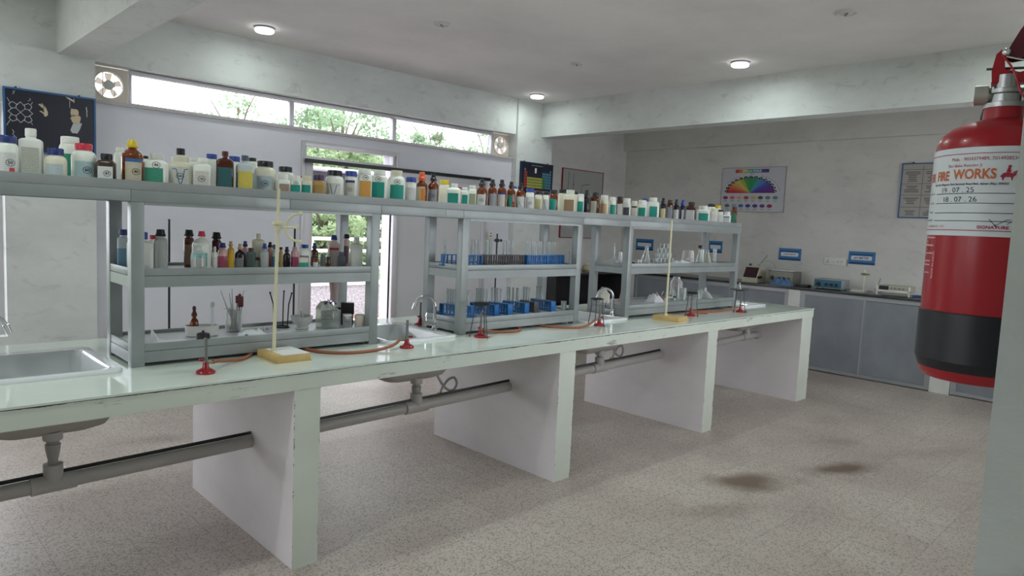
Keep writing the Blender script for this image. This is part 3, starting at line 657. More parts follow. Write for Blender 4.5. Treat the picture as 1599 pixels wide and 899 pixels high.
# trees
LEAF = [leaf_mat('leaf_green', (.30, .42, .26), .45), leaf_mat('leaf_light', (.34, .44, .25), .5)]
BARK = pm('bark', (.16, .12, .09), .9, noise=.3, scale=9)
def tree(name, label, x, y, z0, h, crown, n, mi, dens=1.0, group='trees outside the windows'):
    rnd = random.Random(int(x*100+y))
    t = thing(name, label, 'tree', (x, y, z0), 0, group)
    b = B(); b.tube([(0, 0, 0), (.05, .03, h*.3), (-.04, .05, h*.6), (.02, 0, h*.9)], .09, 8, .03)
    for i in range(7):
        a = rnd.uniform(0, 2*PI); zz = h*rnd.uniform(.45, .85); r = crown*rnd.uniform(.4, .8)
        b.tube([(0, .02, zz*.85), (r*.5*math.cos(a), r*.5*math.sin(a), zz+.1*h*.5), (r*math.cos(a), r*math.sin(a), zz+.15*h)], .03, 6, .01)
    obj('trunk', b, BARK, t)
    cl = []
    for i in range(int(16*dens)+6):
        a = rnd.uniform(0, 2*PI); rr = crown*math.sqrt(rnd.random()); zz = h*(.62+rnd.uniform(-.28, .36)*(1-.5*rr/crown))
        cl.append((rr*math.cos(a), rr*math.sin(a), zz, crown*rnd.uniform(.16, .34)))
    V = []; Fc = []
    for i in range(n):
        cx, cy, cz, cr = rnd.choice(cl)
        d = Vector((rnd.gauss(0, 1), rnd.gauss(0, 1), rnd.gauss(0, .7))).normalized()*cr*rnd.uniform(.4, 1.05)
        p = Vector((cx, cy, cz))+d
        u = Vector((rnd.gauss(0, 1), rnd.gauss(0, 1), rnd.gauss(0, .6))).normalized(); v = u.orthogonal().normalized(); v.rotate(Matrix.Rotation(rnd.uniform(0, 6), 3, u))
        L = rnd.uniform(.07, .13); W = L*.36; k = len(V)
        V += [p, p+u*L*.5+v*W, p+u*L, p+u*L*.5-v*W]; Fc.append((k, k+1, k+2, k+3))
    me = bpy.data.meshes.new('foliage'); me.from_pydata(V, [], Fc); me.materials.append(LEAF[mi]); o = bpy.data.objects.new('foliage', me); COL.objects.link(o); o.parent = t
tree('tree', 'leafy tree seen through the middle pane of the window strip', 9.0, 15.5, -.3, 5.0, 1.45, 5500, 0)
tree('tree', 'sparse treetop at the right side of the first long pane', 7.0, 17.0, -.3, 4.85, 1.2, 2000, 0)
tree('tree', 'tree crown low in the right pane, left of two others', 12.3, 16.0, -.3, 4.8, 1.15, 4200, 0)
tree('tree', 'rounded tree crown in the middle of the right pane', 15.2, 17, -.3, 5.2, 1.25, 4800, 0)
tree('tree', 'small crown near the right exhaust fan', 18.4, 18.2, -.3, 5.15, 1.15, 3500, 0)
tree('tree', 'bright yellow green tree seen through the door transom', 7.6, 13.1, -.3, 3.9, 1.5, 9000, 1)
tree('bush', 'bright green bush behind the white railing', 6.2, 11.2, -.3, 2.0, .75, 6000, 1, 1.6, 'bushes behind the railing')
tree('bush', 'bright green bush behind the railing at the right door jamb', 7.9, 11.3, -.3, 2.1, .8, 6000, 1, 1.6, 'bushes behind the railing')
tree('bush', 'bush at the left jamb of the open doorway', 4.6, 11.3, -.3, 1.9, .7, 5000, 1, 1.4, 'bushes behind the railing')
tree('bush', 'tall grassy bush farther behind the railing', 9.8, 12.5, -.3, 2.6, 1.0, 7000, 0, 1.6, 'bushes behind the railing')

# ================================================================ THE BENCH
BZ = .856; BY0, BY1 = 2.636, 3.806
SINKS = [(.315, .79), (2.02, 2.50), (3.63, 4.11), (5.80, 6.275)]
SY0, SY1 = 2.975, 3.545
t = thing('laboratory_bench', 'long greenish white masonry laboratory bench on slab legs with inset sinks', 'bench', (0, 0, 0))
xs = [-1.9]
for a, c in SINKS: xs += [a+.012, c-.012]
xs.append(6.515)
b = B()
for i in range(0, len(xs), 2): b.box(xs[i], xs[i+1], BY0+.03, BY1, .776, .848)
for a, c in SINKS:
    b.box(a+.012, c-.012, BY0+.03, SY0+.012, .776, .848); b.box(a+.012, c-.012, SY1-.012, BY1, .776, .848)
obj('slab', b, BENCH, t, smooth=0)
b = B(); b.box(-1.9, 6.515, BY0, BY0+.03, .776, .848, .002); obj('front_apron', b, CHIP, t, smooth=0)
b = B()
for i in range(0, len(xs), 2): b.box(xs[i], xs[i+1], BY0-.004, BY1+.004, .848, BZ)
for a, c in SINKS:
    b.box(a+.012, c-.012, BY0-.004, SY0+.012, .848, BZ); b.box(a+.012, c-.012, SY1-.012, BY1+.004, .848, BZ)
obj('bench_top', b, TOPM, t, smooth=0)
for x0, x1 in ((-.30, -.17), (1.336, 1.455), (2.985, 3.125), (4.64, 4.78), (6.285, 6.505)):
    b = B(); b.use(BSIDE).box(x0, x1, BY0+.004, BY1-.01, 0, .776)
    for f in b.bm.faces:
        if f.normal.y < -.5:
            b.use(PIERF); f.material_index = b.cur
    obj('pier', b, None, t, smooth=0)
# sinks
def rr_ring(x0, x1, y0, y1, r, z, k=5):
    P = []
    for cx, cy, a0 in ((x1-r, y1-r, 0), (x0+r, y1-r, PI/2), (x0+r, y0+r, PI), (x1-r, y0+r, 1.5*PI)):
        for i in range(k+1):
            a = a0+PI/2*i/k; P.append(Vector((cx+r*math.cos(a), cy+r*math.sin(a), z)))
    return P
def sink(x0, x1, label):
    cx, cy = (x0+x1)/2, (SY0+SY1)/2
    t = thing('laboratory_sink', label, 'sink', (cx, cy, BZ), 0, 'white sinks set into the bench')
    w_, d_ = (x1-x0)/2, (SY1-SY0)/2
    R = [rr_ring(-w_, w_, -d_, d_, .045, 0.0005), rr_ring(-w_, w_, -d_, d_, .045, .010), rr_ring(-w_+.006, w_-.006, -d_+.006, d_-.006, .04, .016),
         rr_ring(-w_+.035, w_-.04, -d_+.035, d_-.06, .04, .014), rr_ring(-w_+.045, w_-.05, -d_+.045, d_-.07, .045, -.004), rr_ring(-w_+.055, w_-.06, -d_+.055, d_-.08, .05, -.18),
         rr_ring(-w_+.09, w_-.09, -d_+.09, d_-.11, .05, -.212), rr_ring(-.03, .03, -.03, .03, .02, -.218)]
    b = B(); b.rings(R, False, True); 
    obj('bowl', b, SINKW, t, smooth=50)
    R = [rr_ring(-w_+.03, w_-.03, -d_+.03, d_-.045, .05, -.0795), rr_ring(-w_+.032, w_-.032, -d_+.032, d_-.047, .05, -.185), rr_ring(-w_+.045, w_-.045, -d_+.045, d_-.06, .06, -.212), rr_ring(-w_+.085, w_-.085, -d_+.085, d_-.10, .06, -.232), rr_ring(-.07, .07, -.16, .07, .04, -.240)]
    b = B(); b.rings(R, False, True); obj('bowl_underside', b, BASIN, t, smooth=50)
    b = B(); b.lathe([(.034, -.215), (.034, -.246), (.028, -.250), (.018, -.252)], 20, (.005, -.21, .0)); obj('waste', b, pm('waste_flange', (.45, .43, .41), .4), t)
    b = B(); b.lathe([(.022, -.217), (.022, -.212), (.012, -.2125)], 16, (0, 0, .0)); obj('strainer', b, CHROME, t)
for (a, c), l in zip(SINKS, ('white ceramic sink at the left edge of the picture', 'white ceramic sink between the bottle rack and the test tube rack', 'white ceramic sink between the test tube rack and the glassware rack', 'white ceramic sink at the far end of the bench')):
    sink(a, c, l)
# drain pipe under the bench, running through the piers
t = thing('drain_pipe', 'grey plastic drain pipe running under the bench through its piers', 'pipe', (0, 3.05, 0))
def pz(x): return .425+.0235*x
b = B(); segs = [(-1.9, -.302), (-.168, 1.334), (1.457, 2.983), (3.127, 4.638), (4.782, 6.20)]
for x0, x1 in segs: b.rod((x0, 0, pz(x0)), (x1, 0, pz(x1)), .029, 16)
obj('pipe', b, PVC, t)
for a, c in SINKS:
    x = (a+c)/2+.005
    b = B(); b.rod((x-.075, 0, pz(x-.075)), (x+.075, 0, pz(x+.075)), .035, 16); b.rod((x, 0, pz(x)), (x, 0, pz(x)+.075), .034, 16); obj('tee', b, PVC, t)
    b = B(); z0 = pz(x)+.07; b.lathe([(.018, z0), (.018, .535), (.019, .537), (.026, .575), (.027, .592), (.022, .594), (.020, .606)], 18, (x, 0, 0)); obj('trap', b, pm('grey_pvc_dark', (.34, .33, .32), .45), t)
b = B(); b.tube(arc((6.20, 0, pz(6.2)-.04+.04), .001, 0, 1, 1) + [(6.25, 0, pz(6.25)), (6.272, 0, pz(6.27)-.03)], .031, 12); obj('elbow', b, PVC, t)
for x0, x1 in ((-.168, 1.334), (1.457, 2.983), (3.127, 4.638)):
    b = B(); b.rod((x0+.002, .004, pz(x0)+.038), (x1-.002, .004, pz(x1)+.038), .008, 8)
    tag(obj('black_cable', b, BLACKM), {0: 'black cable lying on the drain pipe left of the nearest pier', 1: 'black cable on the drain pipe between the first two piers', 2: 'black cable on the drain pipe between the middle piers'}[[-.168, 1.457, 3.127].index(x0)], 'cable', 'black cables along the drain pipe').location = (0, 3.05, 0)
# flexible supply hoses below the sinks
for x, z, l in ((2.60, .475, 'looped grey supply hose with yellow tap under the second sink'), (4.27, .52, 'looped pale supply hose with brass tap under the third sink')):
    t = thing('supply_hose', l, 'hose', (x, 3.20, z))
    P = [(-.13, .03, .20), (-.085, .01, .14), (-.04, 0, .07), (0, -.005, .025), (.045, -.01, .015), (.07, -.01, .05), (.05, -.01, .09), (.005, -.01, .085), (-.03, -.005, .045), (-.047, 0, .01), (-.05, 0, -.01)]
    b = B(); b.tube(smooth_path(P), .008, 8); obj('hose', b, pm('braided_hose', (.42, .41, .40), .35, .4), t)
    b = B(); b.box(-.062, -.038, -.012, .012, -.02, .012, .003); b.rod((-.085, 0, .0), (-.015, 0, .0), .006, 8); obj('tap', b, pm('yellow_brass', (.55, .40, .08), .35, .5), t)
P = [(.20, 3.45, .62), (.30, 3.4, .52), (.36, 3.35, .47), (.42, 3.33, .44)]
b = B(); b.tube(smooth_path([(.10, 3.5, .67)]+P), .008, 8); tag(obj('supply_hose', b, MATS['braided_hose']), 'thin grey hose entering at the left edge above the drain pipe', 'hose')
t = thing('riser_pipe', 'dark red upright floor pipe behind the third pier', 'pipe', (5.60, 3.12, 0))
b = B(); b.tube([(-.06, 0, .012), (-.01, 0, .02), (.005, 0, .06), (.01, 0, .30), (.012, 0, .50)], .013, 10); obj('pipe', b, pm('dark_red_paint', (.07, .01, .015), .4), t)
b = B(); b.lathe([(.013, .205), (.022, .21), (.022, .22), (.013, .225)], 12, (.008, 0, 0)); obj('coupling', b, MATS['dark_red_paint'], t)
b = B(); b.lathe([(.013, .49), (.02, .495), (.02, .54), (.012, .544)], 12, (.012, 0, 0)); obj('cap', b, MATS['dark_red_paint'], t)

# gooseneck taps
def faucet(x, y, label, ang=0):
    t = thing('gooseneck_faucet', label, 'faucet', (x, y, BZ+.016), ang, 'gooseneck taps at the sinks')
    b = B(); b.lathe([(.020, 0), (.020, .006), (.014, .012), (.0125, .03)], 16); P = [(0, 0, .02), (0, 0, .135)] + arc((-.058, 0, .135), .058, 0, PI*.78, 12)
    e = P[-1]; P.append(e+Vector((-.012, 0, -.02))); b.tube(P, .0095, 12); obj('spout', b, CHROME, t)
    b = B(); e2 = P[-1]; b.rod(e2, e2+Vector((-.013, 0, -.035)), .012, 12, .010); obj('nozzle', b, CHROME, t)
    b = B(); b.rod((-.045, 0, .035), (.012, 0, .035), .011, 12); b.rod((-.045, 0, .035), (-.06, 0, .035), .016, 12); b.tube([(-.05, 0, .045), (-.052, 0, .08), (-.045, 0, .10)], .004, 6); obj('handle', b, CHROME, t)
faucet(2.485, 3.19, 'chrome gooseneck tap beside the second sink', -.7)
faucet(4.12, 3.15, 'chrome gooseneck tap behind a tripod at the third sink', -.7)
faucet(.338, 3.30, 'chrome tap whose nozzle enters at the left edge of the picture', PI)

# ================================================================ RACKS ON THE BENCH
RY0, RY1 = 3.04, 3.40
def rack(x0, x1, label):
    t = thing('shelf_rack', label, 'shelf rack', (x0, RY0, BZ), 0, 'grey metal shelf racks on the bench')
    L = x1-x0; D = RY1-RY0; p = .05
    for x in (0, L-p):
        for y in (0, D-p):
            b = B(); b.box(x, x+p, y, y+p, 0.0, .672, .003); obj('post', b, STEELP, t)
            if y > 0:
                pass
    def shelf(z, name):
        b = B()
        # open angle-iron ring with a lower rail
        for (a0, a1, c0, c1) in ((p, L-p, .002, .012), (p, L-p, D-.012, D-.002), (.002, .012, p, D-p), (L-.012, L-.002, p, D-p)):
            b.box(a0, a1, c0, c1, z-.078, z-.032)
            b.box(a0, a1, c0-.001, c1+.001, z-.030, z, .001)
        b.box(p, L-p, .012, D-.012, z-.034, z-.030)
        obj(name, b, STEELP, t)
        b = B(); b.box(.013, L-.013, .013, D-.013, z-.0295, z-.010, .001)
        for f in b.bm.faces: pass
        # notch corners are hidden by the posts
        return b
    for z in (1.260-BZ, .950-BZ):
        b = shelf(z, 'shelf_frame')
        b.bm.free(); b = B(); b.box(.0515, L-.0515, .013, D-.013, z-.0295, z-.014); b.box(.013, .0510, .0515, D-.0515, z-.0295, z-.014); b.box(L-.0510, L-.013, .0515, D-.0515, z-.0295, z-.014)
        obj('tray', b, TRAY, t, smooth=0)
    b = B(); b.box(p, L-p, .0, .012, .672-.012, .672); obj('top_rail', b, STEELP, t)
    return t
RACKS = [(.83, 1.995), (2.55, 3.605), (4.13, 5.78)]
for (a, c), l in zip(RACKS, ('grey metal two shelf rack nearest the camera holding reagent bottles', 'grey metal rack in the middle holding blue test tube racks', 'grey metal rack at the far end holding glassware')): rack(a, c, l)
rack(-.95, .20, 'grey metal rack at the near end of the bench, outside the picture')
t = thing('top_ledge', 'long continuous grey metal ledge on top of the racks, crowded with bottles', 'shelf', (0, RY0, 1.5285))
joints = [-1.0, .83, 1.50, 1.998, 2.42, 2.55, 3.607, 4.13, 5.785]
for x0, x1 in zip(joints, joints[1:]):
    b = B(); b.box(x0+.0008, x1-.0008, -.002, .010, 0, .046, .001); obj('front_beam', b, STEELP, t); b = B(); b.box(x0+.0008, x1-.0008, RY1-RY0-.010, RY1-RY0+.002, 0, .046, .001); obj('back_beam', b, STEELP, t)
b = B(); b.box(-1.0, 5.785, -.003, .006, .047, .083, .001); b.box(-1.0, 5.785, RY1-RY0-.006, RY1-RY0+.003, .047, .083, .001); b.box(5.779, 5.788, .006, RY1-RY0-.006, .0, .083); b.box(-1.0, -.994, .006, RY1-RY0-.006, .0, .083); obj('lip', b, pm('ledge_lip', (.31, .33, .33), .5, .2, noise=.15, scale=5), t)
b = B(); b.box(-.99, 5.778, .0065, RY1-RY0-.0065, .055, .068); obj('tray', b, TRAY, t, smooth=0)
TZ = 1.5285+.068

# ================================================================ BOTTLES
CAPC = dict(navy=(.02, .035, .16), white=(.72, .73, .68), red=(.55, .03, .06), black=(.014, .014, .018), yellow=(.62, .46, .03), offwhite=(.56, .58, .52), maroon=(.09, .012, .02), blue=(.03, .06, .30),
            slate=(.07, .09, .15), cream=(.66, .63, .48), purple=(.05, .025, .08), orange=(.75, .12, .03), umber=(.04, .022, .015), royal=(.03, .06, .40), redpink=(.60, .04, .10), tan=(.50, .36, .18), pinkpale=(.5, .28, .28), greenpale=(.35, .45, .38))
def capm(k): return pm('cap_'+k, CAPC[k], .35)
BODY = {}
def bodym(k):
    if k in BODY: return BODY[k]
    S = dict(white=(.76, .78, .72, .35), milky=(.72, .73, .68, .4), cream=(.68, .65, .52, .4), ochre=(.45, .28, .09, .35), black=(.012, .010, .016, .2), navy=(.012, .02, .07, .2), maroonb=(.06, .012, .014, .2),
             pinkish=(.62, .48, .46, .3), greendark=(.07, .10, .09, .25), greydark=(.07, .075, .085, .35), yellowb=(.62, .38, .03, .35), tealb=(.02, .30, .24, .4), pinkpale=(.55, .30, .28, .4), greenpale=(.35, .42, .36, .35), umber=(.05, .03, .022, .25))
    if k in S: m = pm('bottle_'+k, S[k][:3], S[k][3])
    elif k == 'amber': m = pm('amber_glass', (.22, .050, .010), .08, trans=.45, coat=.3)
    elif k == 'darkbrown': m = pm('dark_amber_glass', (.10, .025, .010), .08, trans=.35, coat=.3)
    elif k == 'frost': m = pm('frosted_glass', (.60, .62, .60), .3, trans=.4)
    elif k in ('bluewater', 'bluedeep', 'pinkwater'):
        lo, hi = dict(bluewater=((.16, .30, .42), (.52, .58, .60)), bluedeep=((.04, .13, .22), (.35, .42, .44)), pinkwater=((.34, .06, .12), (.62, .35, .36)))[k]
        m, t, b = new_mat('liquid_'+k); b.inputs['Roughness'].default_value = .2
        tc = t.nodes.new('ShaderNodeTexCoord'); sp = t.nodes.new('ShaderNodeSeparateXYZ'); t.links.new(tc.outputs['Generated'], sp.inputs[0])
        g = t.nodes.new('ShaderNodeMath'); g.operation = 'GREATER_THAN'; g.inputs[1].default_value = .60; t.links.new(sp.outputs['Z'], g.inputs[0])
        mx = t.nodes.new('ShaderNodeMix'); mx.data_type = 'RGBA'; mx.inputs[6].default_value = (*lo, 1); mx.inputs[7].default_value = (*hi, 1)
        t.links.new(g.outputs[0], mx.inputs[0]); t.links.new(mx.outputs[2], b.inputs['Base Color'])
    BODY[k] = m
    return m
WP = (.66, .67, .66)
LAB = dict(paper=(WP, None), paper_red=(WP, (.55, .06, .06)), beige=((.50, .50, .44), None), greyblue=((.46, .53, .55), None), green=((.03, .22, .14), None), paleblue=((.42, .56, .58), None), bluecream=((.55, .50, .38), (.03, .12, .32)),
           bluevee=((.64, .63, .58), 'vee'), paper_pink=((.62, .60, .56), None), darkteal=((.02, .09, .10), None), yellow=((.66, .55, .10), None), tan=((.35, .26, .18), None), teal=((.01, .30, .24), None), ochre=((.40, .26, .08), None),
           paper_line=((.58, .56, .50), (.05, .03, .15)), orange=((.68, .34, .07), None), orangecream=((.58, .50, .36), (.70, .22, .02)), grey=((.30, .31, .34), None), olive=((.33, .37, .25), None), tealstrip=((.01, .22, .15), 'narrow'),
           arcs=((.60, .62, .60), 'arcs'), ochrepale=((.50, .46, .26), None), tealpatch=((.01, .30, .24), None), brown=((.28, .18, .10), None), papercorner=((.55, .54, .44), 'narrow'), peach=((.58, .36, .20), None), paperlow=((.60, .58, .56), None),
           darkgrey=((.07, .08, .09), None), blackstrip=((.60, .59, .52), (.03, .03, .03)), tealpurple=((.01, .30, .24), 'narrow'), yellowpaper=((.60, .56, .30), None), bluewhite=((.62, .66, .66), (.05, .12, .3)),
           tanpaper=((.20, .14, .09), None), tealbox=((.02, .42, .42), None), greyband=((.16, .17, .16), None), purplelab=((.28, .16, .30), None), redline=((.56, .48, .46), (.5, .05, .04)), darkpaper=((.16, .10, .11), None))
def labelz(kind):  # z range as share of body height, half width as share of 2r
    if kind in ('darkgrey', 'tealbox'): return .12, .70, .8
    if kind in ('beige',): return .06, .82, .62
    if kind in ('paper_line', 'bluecream', 'orangecream', 'blackstrip', 'redline', 'bluewhite'): return .04, .90, .85
    if kind in ('tealstrip', 'papercorner', 'tealpurple'): return .12, .80, .42
    return .07, .80, .86
def patch(b, r, e, z0, z1, share, off=.0007, n=10, xo=0.0):
    """a label following the front (-Y) of a superellipse body"""
    V = []; amax = share*(.62 if e > 3 else .95)
    rr = r+off
    cols = []
    for i in range(n+1):
        a = -PI/2 + (-amax + 2*amax*i/n) + xo
        ca, sa = math.cos(a), math.sin(a)
        cols.append((rr*math.copysign(abs(ca)**(2/e), ca), rr*math.copysign(abs(sa)**(2/e), sa)))
    vs = [(x, y, z0) for x, y in cols] + [(x, y, z1) for x, y in cols]
    b.faces(vs, [(i, i+1, i+n+2, i+n+1) for i in range(n)]); b.flat = True
    return b
def ring_mark(b, r, e, zc, R, txt, xo=0.0, curved=True):
    """a hand drawn ring with digits or a scrawl, laid on the label"""
    n = 18; y = -(r+.0014)
    def on(x, z):
        x2 = x+xo
        yy = -(max(1e-6, 1-min(.97, abs(x2)/r)**e))**(1/e)*(r+.0014)
        return (x2, yy, z)
    def stroke(P, w_):
        for a, c in zip(P, P[1:]):
            d = Vector((c[0]-a[0], c[1]-a[1])); 
            if d.length < 1e-6: continue
            d.normalize(); q = Vector((-d.y, d.x))*w_/2
            pts = [(a[0]-q.x, a[1]-q.y), (c[0]-q.x, c[1]-q.y), (c[0]+q.x, c[1]+q.y), (a[0]+q.x, a[1]+q.y)]
            b.faces([on(px, zc+pz_) for px, pz_ in pts], [(0, 1, 2, 3)])
    stroke([(R*1.15*math.cos(2*PI*i/n), R*math.sin(2*PI*i/n)) for i in range(n+1)], R*.16)
    if txt == 'r':
        stroke([(-.6*R, .3*R), (-.2*R, -.3*R), (0, .4*R), (.1*R, -.3*R), (.5*R, .3*R), (.6*R, -.35*R)], R*.15)
    else:
        tb = B(); tb.text(txt, R*1.35, bold=True)
        vs = [on(v.co.x, zc+v.co.y) for v in tb.bm.verts]; tb.bm.verts.index_update(); fs = [[v.index for v in f.verts] for f in tb.bm.faces]
        b.faces(vs, fs); tb.bm.free()
    b.flat = True
def make_bottle(x, y, r, rc, h, shape, cap, body, lab, mark, desc, z, group, k):
    rnd = random.Random(k*31+5)
    az = math.atan2(x, y)
    rz = -az + rnd.uniform(-.22, .22)
    t = thing('bottle', desc, 'bottle', (x, y, z), rz, group)
    e = 6 if shape in ('jar', 'hdpe', 'dropjar', 'liquid', 'tallcap') and rnd.random() < .72 or shape == 'hdpe' else 2.05
    if r < .018: e = 2.05
    if e > 3: r *= .955
    rc = min(rc, r*.92)
    if shape in ('jar', 'flat'): hc = min(rc*1.0, .026, h*.26)
    elif shape == 'hdpe': hc = min(.030, rc*1.6)
    elif shape in ('drop',): hc = min(rc*2.3, h*.30)
    elif shape in ('cone',): hc = min(rc*1.5, h*.26)
    elif shape == 'dropjar': hc = min(.028, h*.22)
    else: hc = min(rc*1.6, h*.2)
    if shape == 'flat': hc = h*.4
    sh = min(max(.006, (r-rc)*(.35 if shape == 'hdpe' else .6 if e > 3 else 1.2)+.005), h*.3)
    neck = .004 if shape in ('jar', 'flat') else .008
    hb = h-hc-neck-sh   # straight body
    rn = rc*(.93 if shape in ('jar', 'flat', 'hdpe') else .80)
    prof = [(0, r*.90, r*.90, e), (.004, r, r, e), (hb, r, r, e), (hb+sh*.30, r*.95, r*.95, max(2, e*.95)), (hb+sh*.72, (r+rn)*.52, (r+rn)*.52, 2.0+(e-2)*.35), (hb+sh, rn*1.02, rn*1.02, 2), (hb+sh+neck, rn, rn, 2)]
    if shape == 'dropjar':
        rj = r*.72; prof = [(0, r*.90, r*.90, e), (.004, r, r, e), (hb*.86, r, r, e), (hb*.95, r*.88, r*.88, 3), (hb, rj, rj, 2), (hb+sh*.9, rj, rj, 2), (hb+sh+neck, rn*1.1, rn*1.1, 2)]
    b = B(); b.loft(prof); obj('bottle_body', b, bodym(body), t, smooth=50)
    zc = hb+sh+neck-.001
    if shape in ('drop', 'cone') and cap in ('black', 'navy', 'blue', 'tan', 'royal', 'orange', 'white', 'yellow', 'red', 'redpink'):
        c = B(); h1 = hc*.42
        if shape == 'cone': c.lathe([(rc*1.02, 0), (rc*1.08, hc*.25), (rc*.95, hc*.3), (rc*.80, hc*.92), (rc*.70, hc)], 22, (0, 0, zc))
        else: c.lathe([(rc*1.05, 0), (rc*1.05, h1*.8), (rc*.88, h1), (rc*.72, h1*1.1), (rc*.72, hc*.93), (rc*.60, hc)], 22, (0, 0, zc))
    else:
        c = B(); m = 30; R = []
        for rr, zz in ((rc, 0), (rc, hc*.88), (rc*.93, hc)):
            R.append([Vector((rr*(1+.018*(j % 2))*math.cos(2*PI*j/m), rr*(1+.018*(j % 2))*math.sin(2*PI*j/m), zc+zz)) for j in range(m)])
        c.rings(R)
    obj('cap', c, capm(cap), t, smooth=40)
    if shape == 'jar' and cap in ('white', 'offwhite', 'cream') and r > .03:
        rb = B(); rb.lathe([(rn*1.01, zc-.005), (rn*1.10, zc-.004), (rn*1.10, zc-.001), (rn*1.01, zc)], 24); obj('neck_band', rb, bodym(body), t)
    if lab != 'none':
        col, extra = LAB[lab]; z0, z1, shr = labelz(lab)
        lb = B(); patch(lb, r, e, hb*z0+.003, hb*z1, shr)
        L = obj('label', lb, label_mat(lab, col, ink=(.05, .05, .06) if sum(col) > .5 else tuple(min(1, c*2.2+.05) for c in col), dens=.30), t, smooth=60)
        if isinstance(extra, tuple):
            s = B(); q = .93 if lab in ('bluecream', 'paper_line', 'blackstrip', 'bluewhite', 'redline') else .5
            if lab == 'paper_red': s = patch(s, r, e, hb*.10, hb*.28, .25, .0012, 5, .35 if e < 3 else .2)
            elif lab == 'orangecream': s = patch(s, r, e, hb*.12, hb*.8, .36, .0012, 5, .4)
            else: s = patch(s, r, e, hb*(q-.14), hb*(q-.02), shr, .0012)
            obj('label_band', s, pm('band_%.2f_%.2f_%.2f' % extra, extra, .6), L)
        elif extra in ('vee', 'arcs'):
            s = B(); zz0, zz1 = hb*.18, hb*.72; wd = r*.62
            def on(px, pz_): return (px, -(max(1e-6, 1-min(.97, abs(px)/r)**e))**(1/e)*(r+.0013), pz_)
            P = [(-wd, zz1), (-wd*.5, zz1*.98), (-wd*.12, zz0), (wd*.2, zz0), (wd*.6, zz1*.98), (wd, zz1)] if extra == 'vee' else [(-wd, zz1), (-wd*.5, (zz0+zz1)*.5), (0, zz0*1.3), (wd*.6, zz0)]
            for a, c2 in zip(P, P[1:]):
                d = Vector((c2[0]-a[0], c2[1]-a[1])).normalized(); q2 = Vector((-d.y, d.x))*.0016
                s.faces([on(a[0]-q2.x, a[1]-q2.y), on(c2[0]-q2.x, c2[1]-q2.y), on(c2[0]+q2.x, c2[1]+q2.y), on(a[0]+q2.x, a[1]+q2.y)], [(0, 1, 2, 3)])
            s.flat = True
            obj('label_line', s, pm('label_blue_line', (.03, .16, .34), .6), L)
        if mark:
            s = B(); up = hb*.45 if lab not in ('green', 'teal', 'orange') else hb*.93
            R = min(r*.34, .0125)
            ring_mark(s, r*(1 if up < hb*.9 else .985), e, up, R, mark, xo=(.0 if mark == 'r' else r*.22))
            obj('number_mark', s, INK, L, smooth=0)
    return t
for k, q in enumerate(TOP_BOTTLES): make_bottle(*q, TZ, 'reagent bottles crowded on the top ledge', k)
MZ = 1.260-.014
for k, q in enumerate(MID_BOTTLES): make_bottle(*q, MZ, 'bottles on the middle shelf of the nearest rack', k+200)

LZ = .950-.014
def at(o, x, y, z, rz=0): o.location = (x, y, z); o.rotation_euler = (0, 0, rz); return o
# glass reagent bottle with stopper, among the middle shelf bottles
t = thing('reagent_bottle', 'clear glass reagent bottle with glass stopper holding grey powder', 'bottle', (1.112, 3.10, MZ), 0, 'bottles on the middle shelf of the nearest rack')
b = B(); b.lathe([(.028, 0), (.031, .004), (.031, .062), (.028, .074), (.014, .086), (.012, .096), (.017, .100)], 28); obj('bottle_body', b, GLASS, t)
b = B(); b.lathe([(.026, .003), (.029, .006), (.029, .050), (.004, .052)], 24); obj('powder', b, pm('grey_powder', (.42, .43, .40), .9), t)
b = B(); b.lathe([(.011, .096), (.012, .104), (.022, .108), (.022, .114), (.010, .118)], 20); obj('stopper', b, GLASS, t)

# ---------------------------------------------------------------- lower shelf of the nearest rack
t = thing('specimen_jar', 'small jar of tan paste with olive lid at the left end of the lower shelf', 'jar', (.905, 3.285, LZ))
b = B(); b.lathe([(.017, 0), (.02, .004), (.02, .055), (.015, .064)], 20); obj('bottle_body', b, pm('tan_paste', (.42, .30, .15), .4), t)
b = B(); b.lathe([(.018, .063), (.018, .08), (.015, .082)], 20); obj('lid', b, pm('olive_lid', (.20, .17, .04), .4), t)
b = B(); b.faces([(-.028, 0, 0), (.028, 0, 0), (0, .03, .062), (0, -.026, 0)], [(0, 3, 2), (3, 1, 2), (1, 0, 2), (0, 1, 3)]); tag(at(obj('folded_paper', b, PAPER, smooth=0), .945, 3.12, LZ, .3), 'white folded paper triangle standing behind the near rack post', 'paper')
t = thing('ceramic_dish', 'oval white ceramic trough on the lower shelf holding an amber dropper bottle', 'dish', (1.170, 3.215, LZ), -.25)
b = B(); prof = [(0, .060, .030, 2.6), (.004, .068, .036, 2.6), (.048, .072, .040, 2.6), (.050, .070, .038, 2.6), (.048, .067, .035, 2.6), (.012, .063, .031, 2.6)]; b.loft(prof, 36); obj('trough', b, WHITEP, t, smooth=50)
t = thing('dropper_bottle', 'small orange amber dropper bottle standing in the white oval trough', 'bottle', (1.139, 3.225, LZ+.0125))
b = B(); b.lathe([(.017, 0), (.019, .004), (.019, .050), (.016, .062), (.009, .070), (.009, .080)], 22); obj('bottle_body', b, bodym('amber'), t)
b = B(); b.lathe([(.012, .078), (.012, .092), (.008, .097), (.007, .108), (.009, .114), (.006, .124), (.002, .126)], 18); obj('dropper_cap', b, capm('maroon'), t)
t = thing('glass_tube', 'slim glass tube with pale stopper standing in the white trough', 'tube', (1.212, 3.205, LZ+.0125))
b = B(); b.lathe([(.004, 0), (.006, .003), (.006, .12)], 14); obj('tube', b, TUBEG, t)
b = B(); b.lathe([(.006, .118), (.010, .122), (.010, .134), (.006, .142)], 14); obj('stopper', b, capm('offwhite'), t)
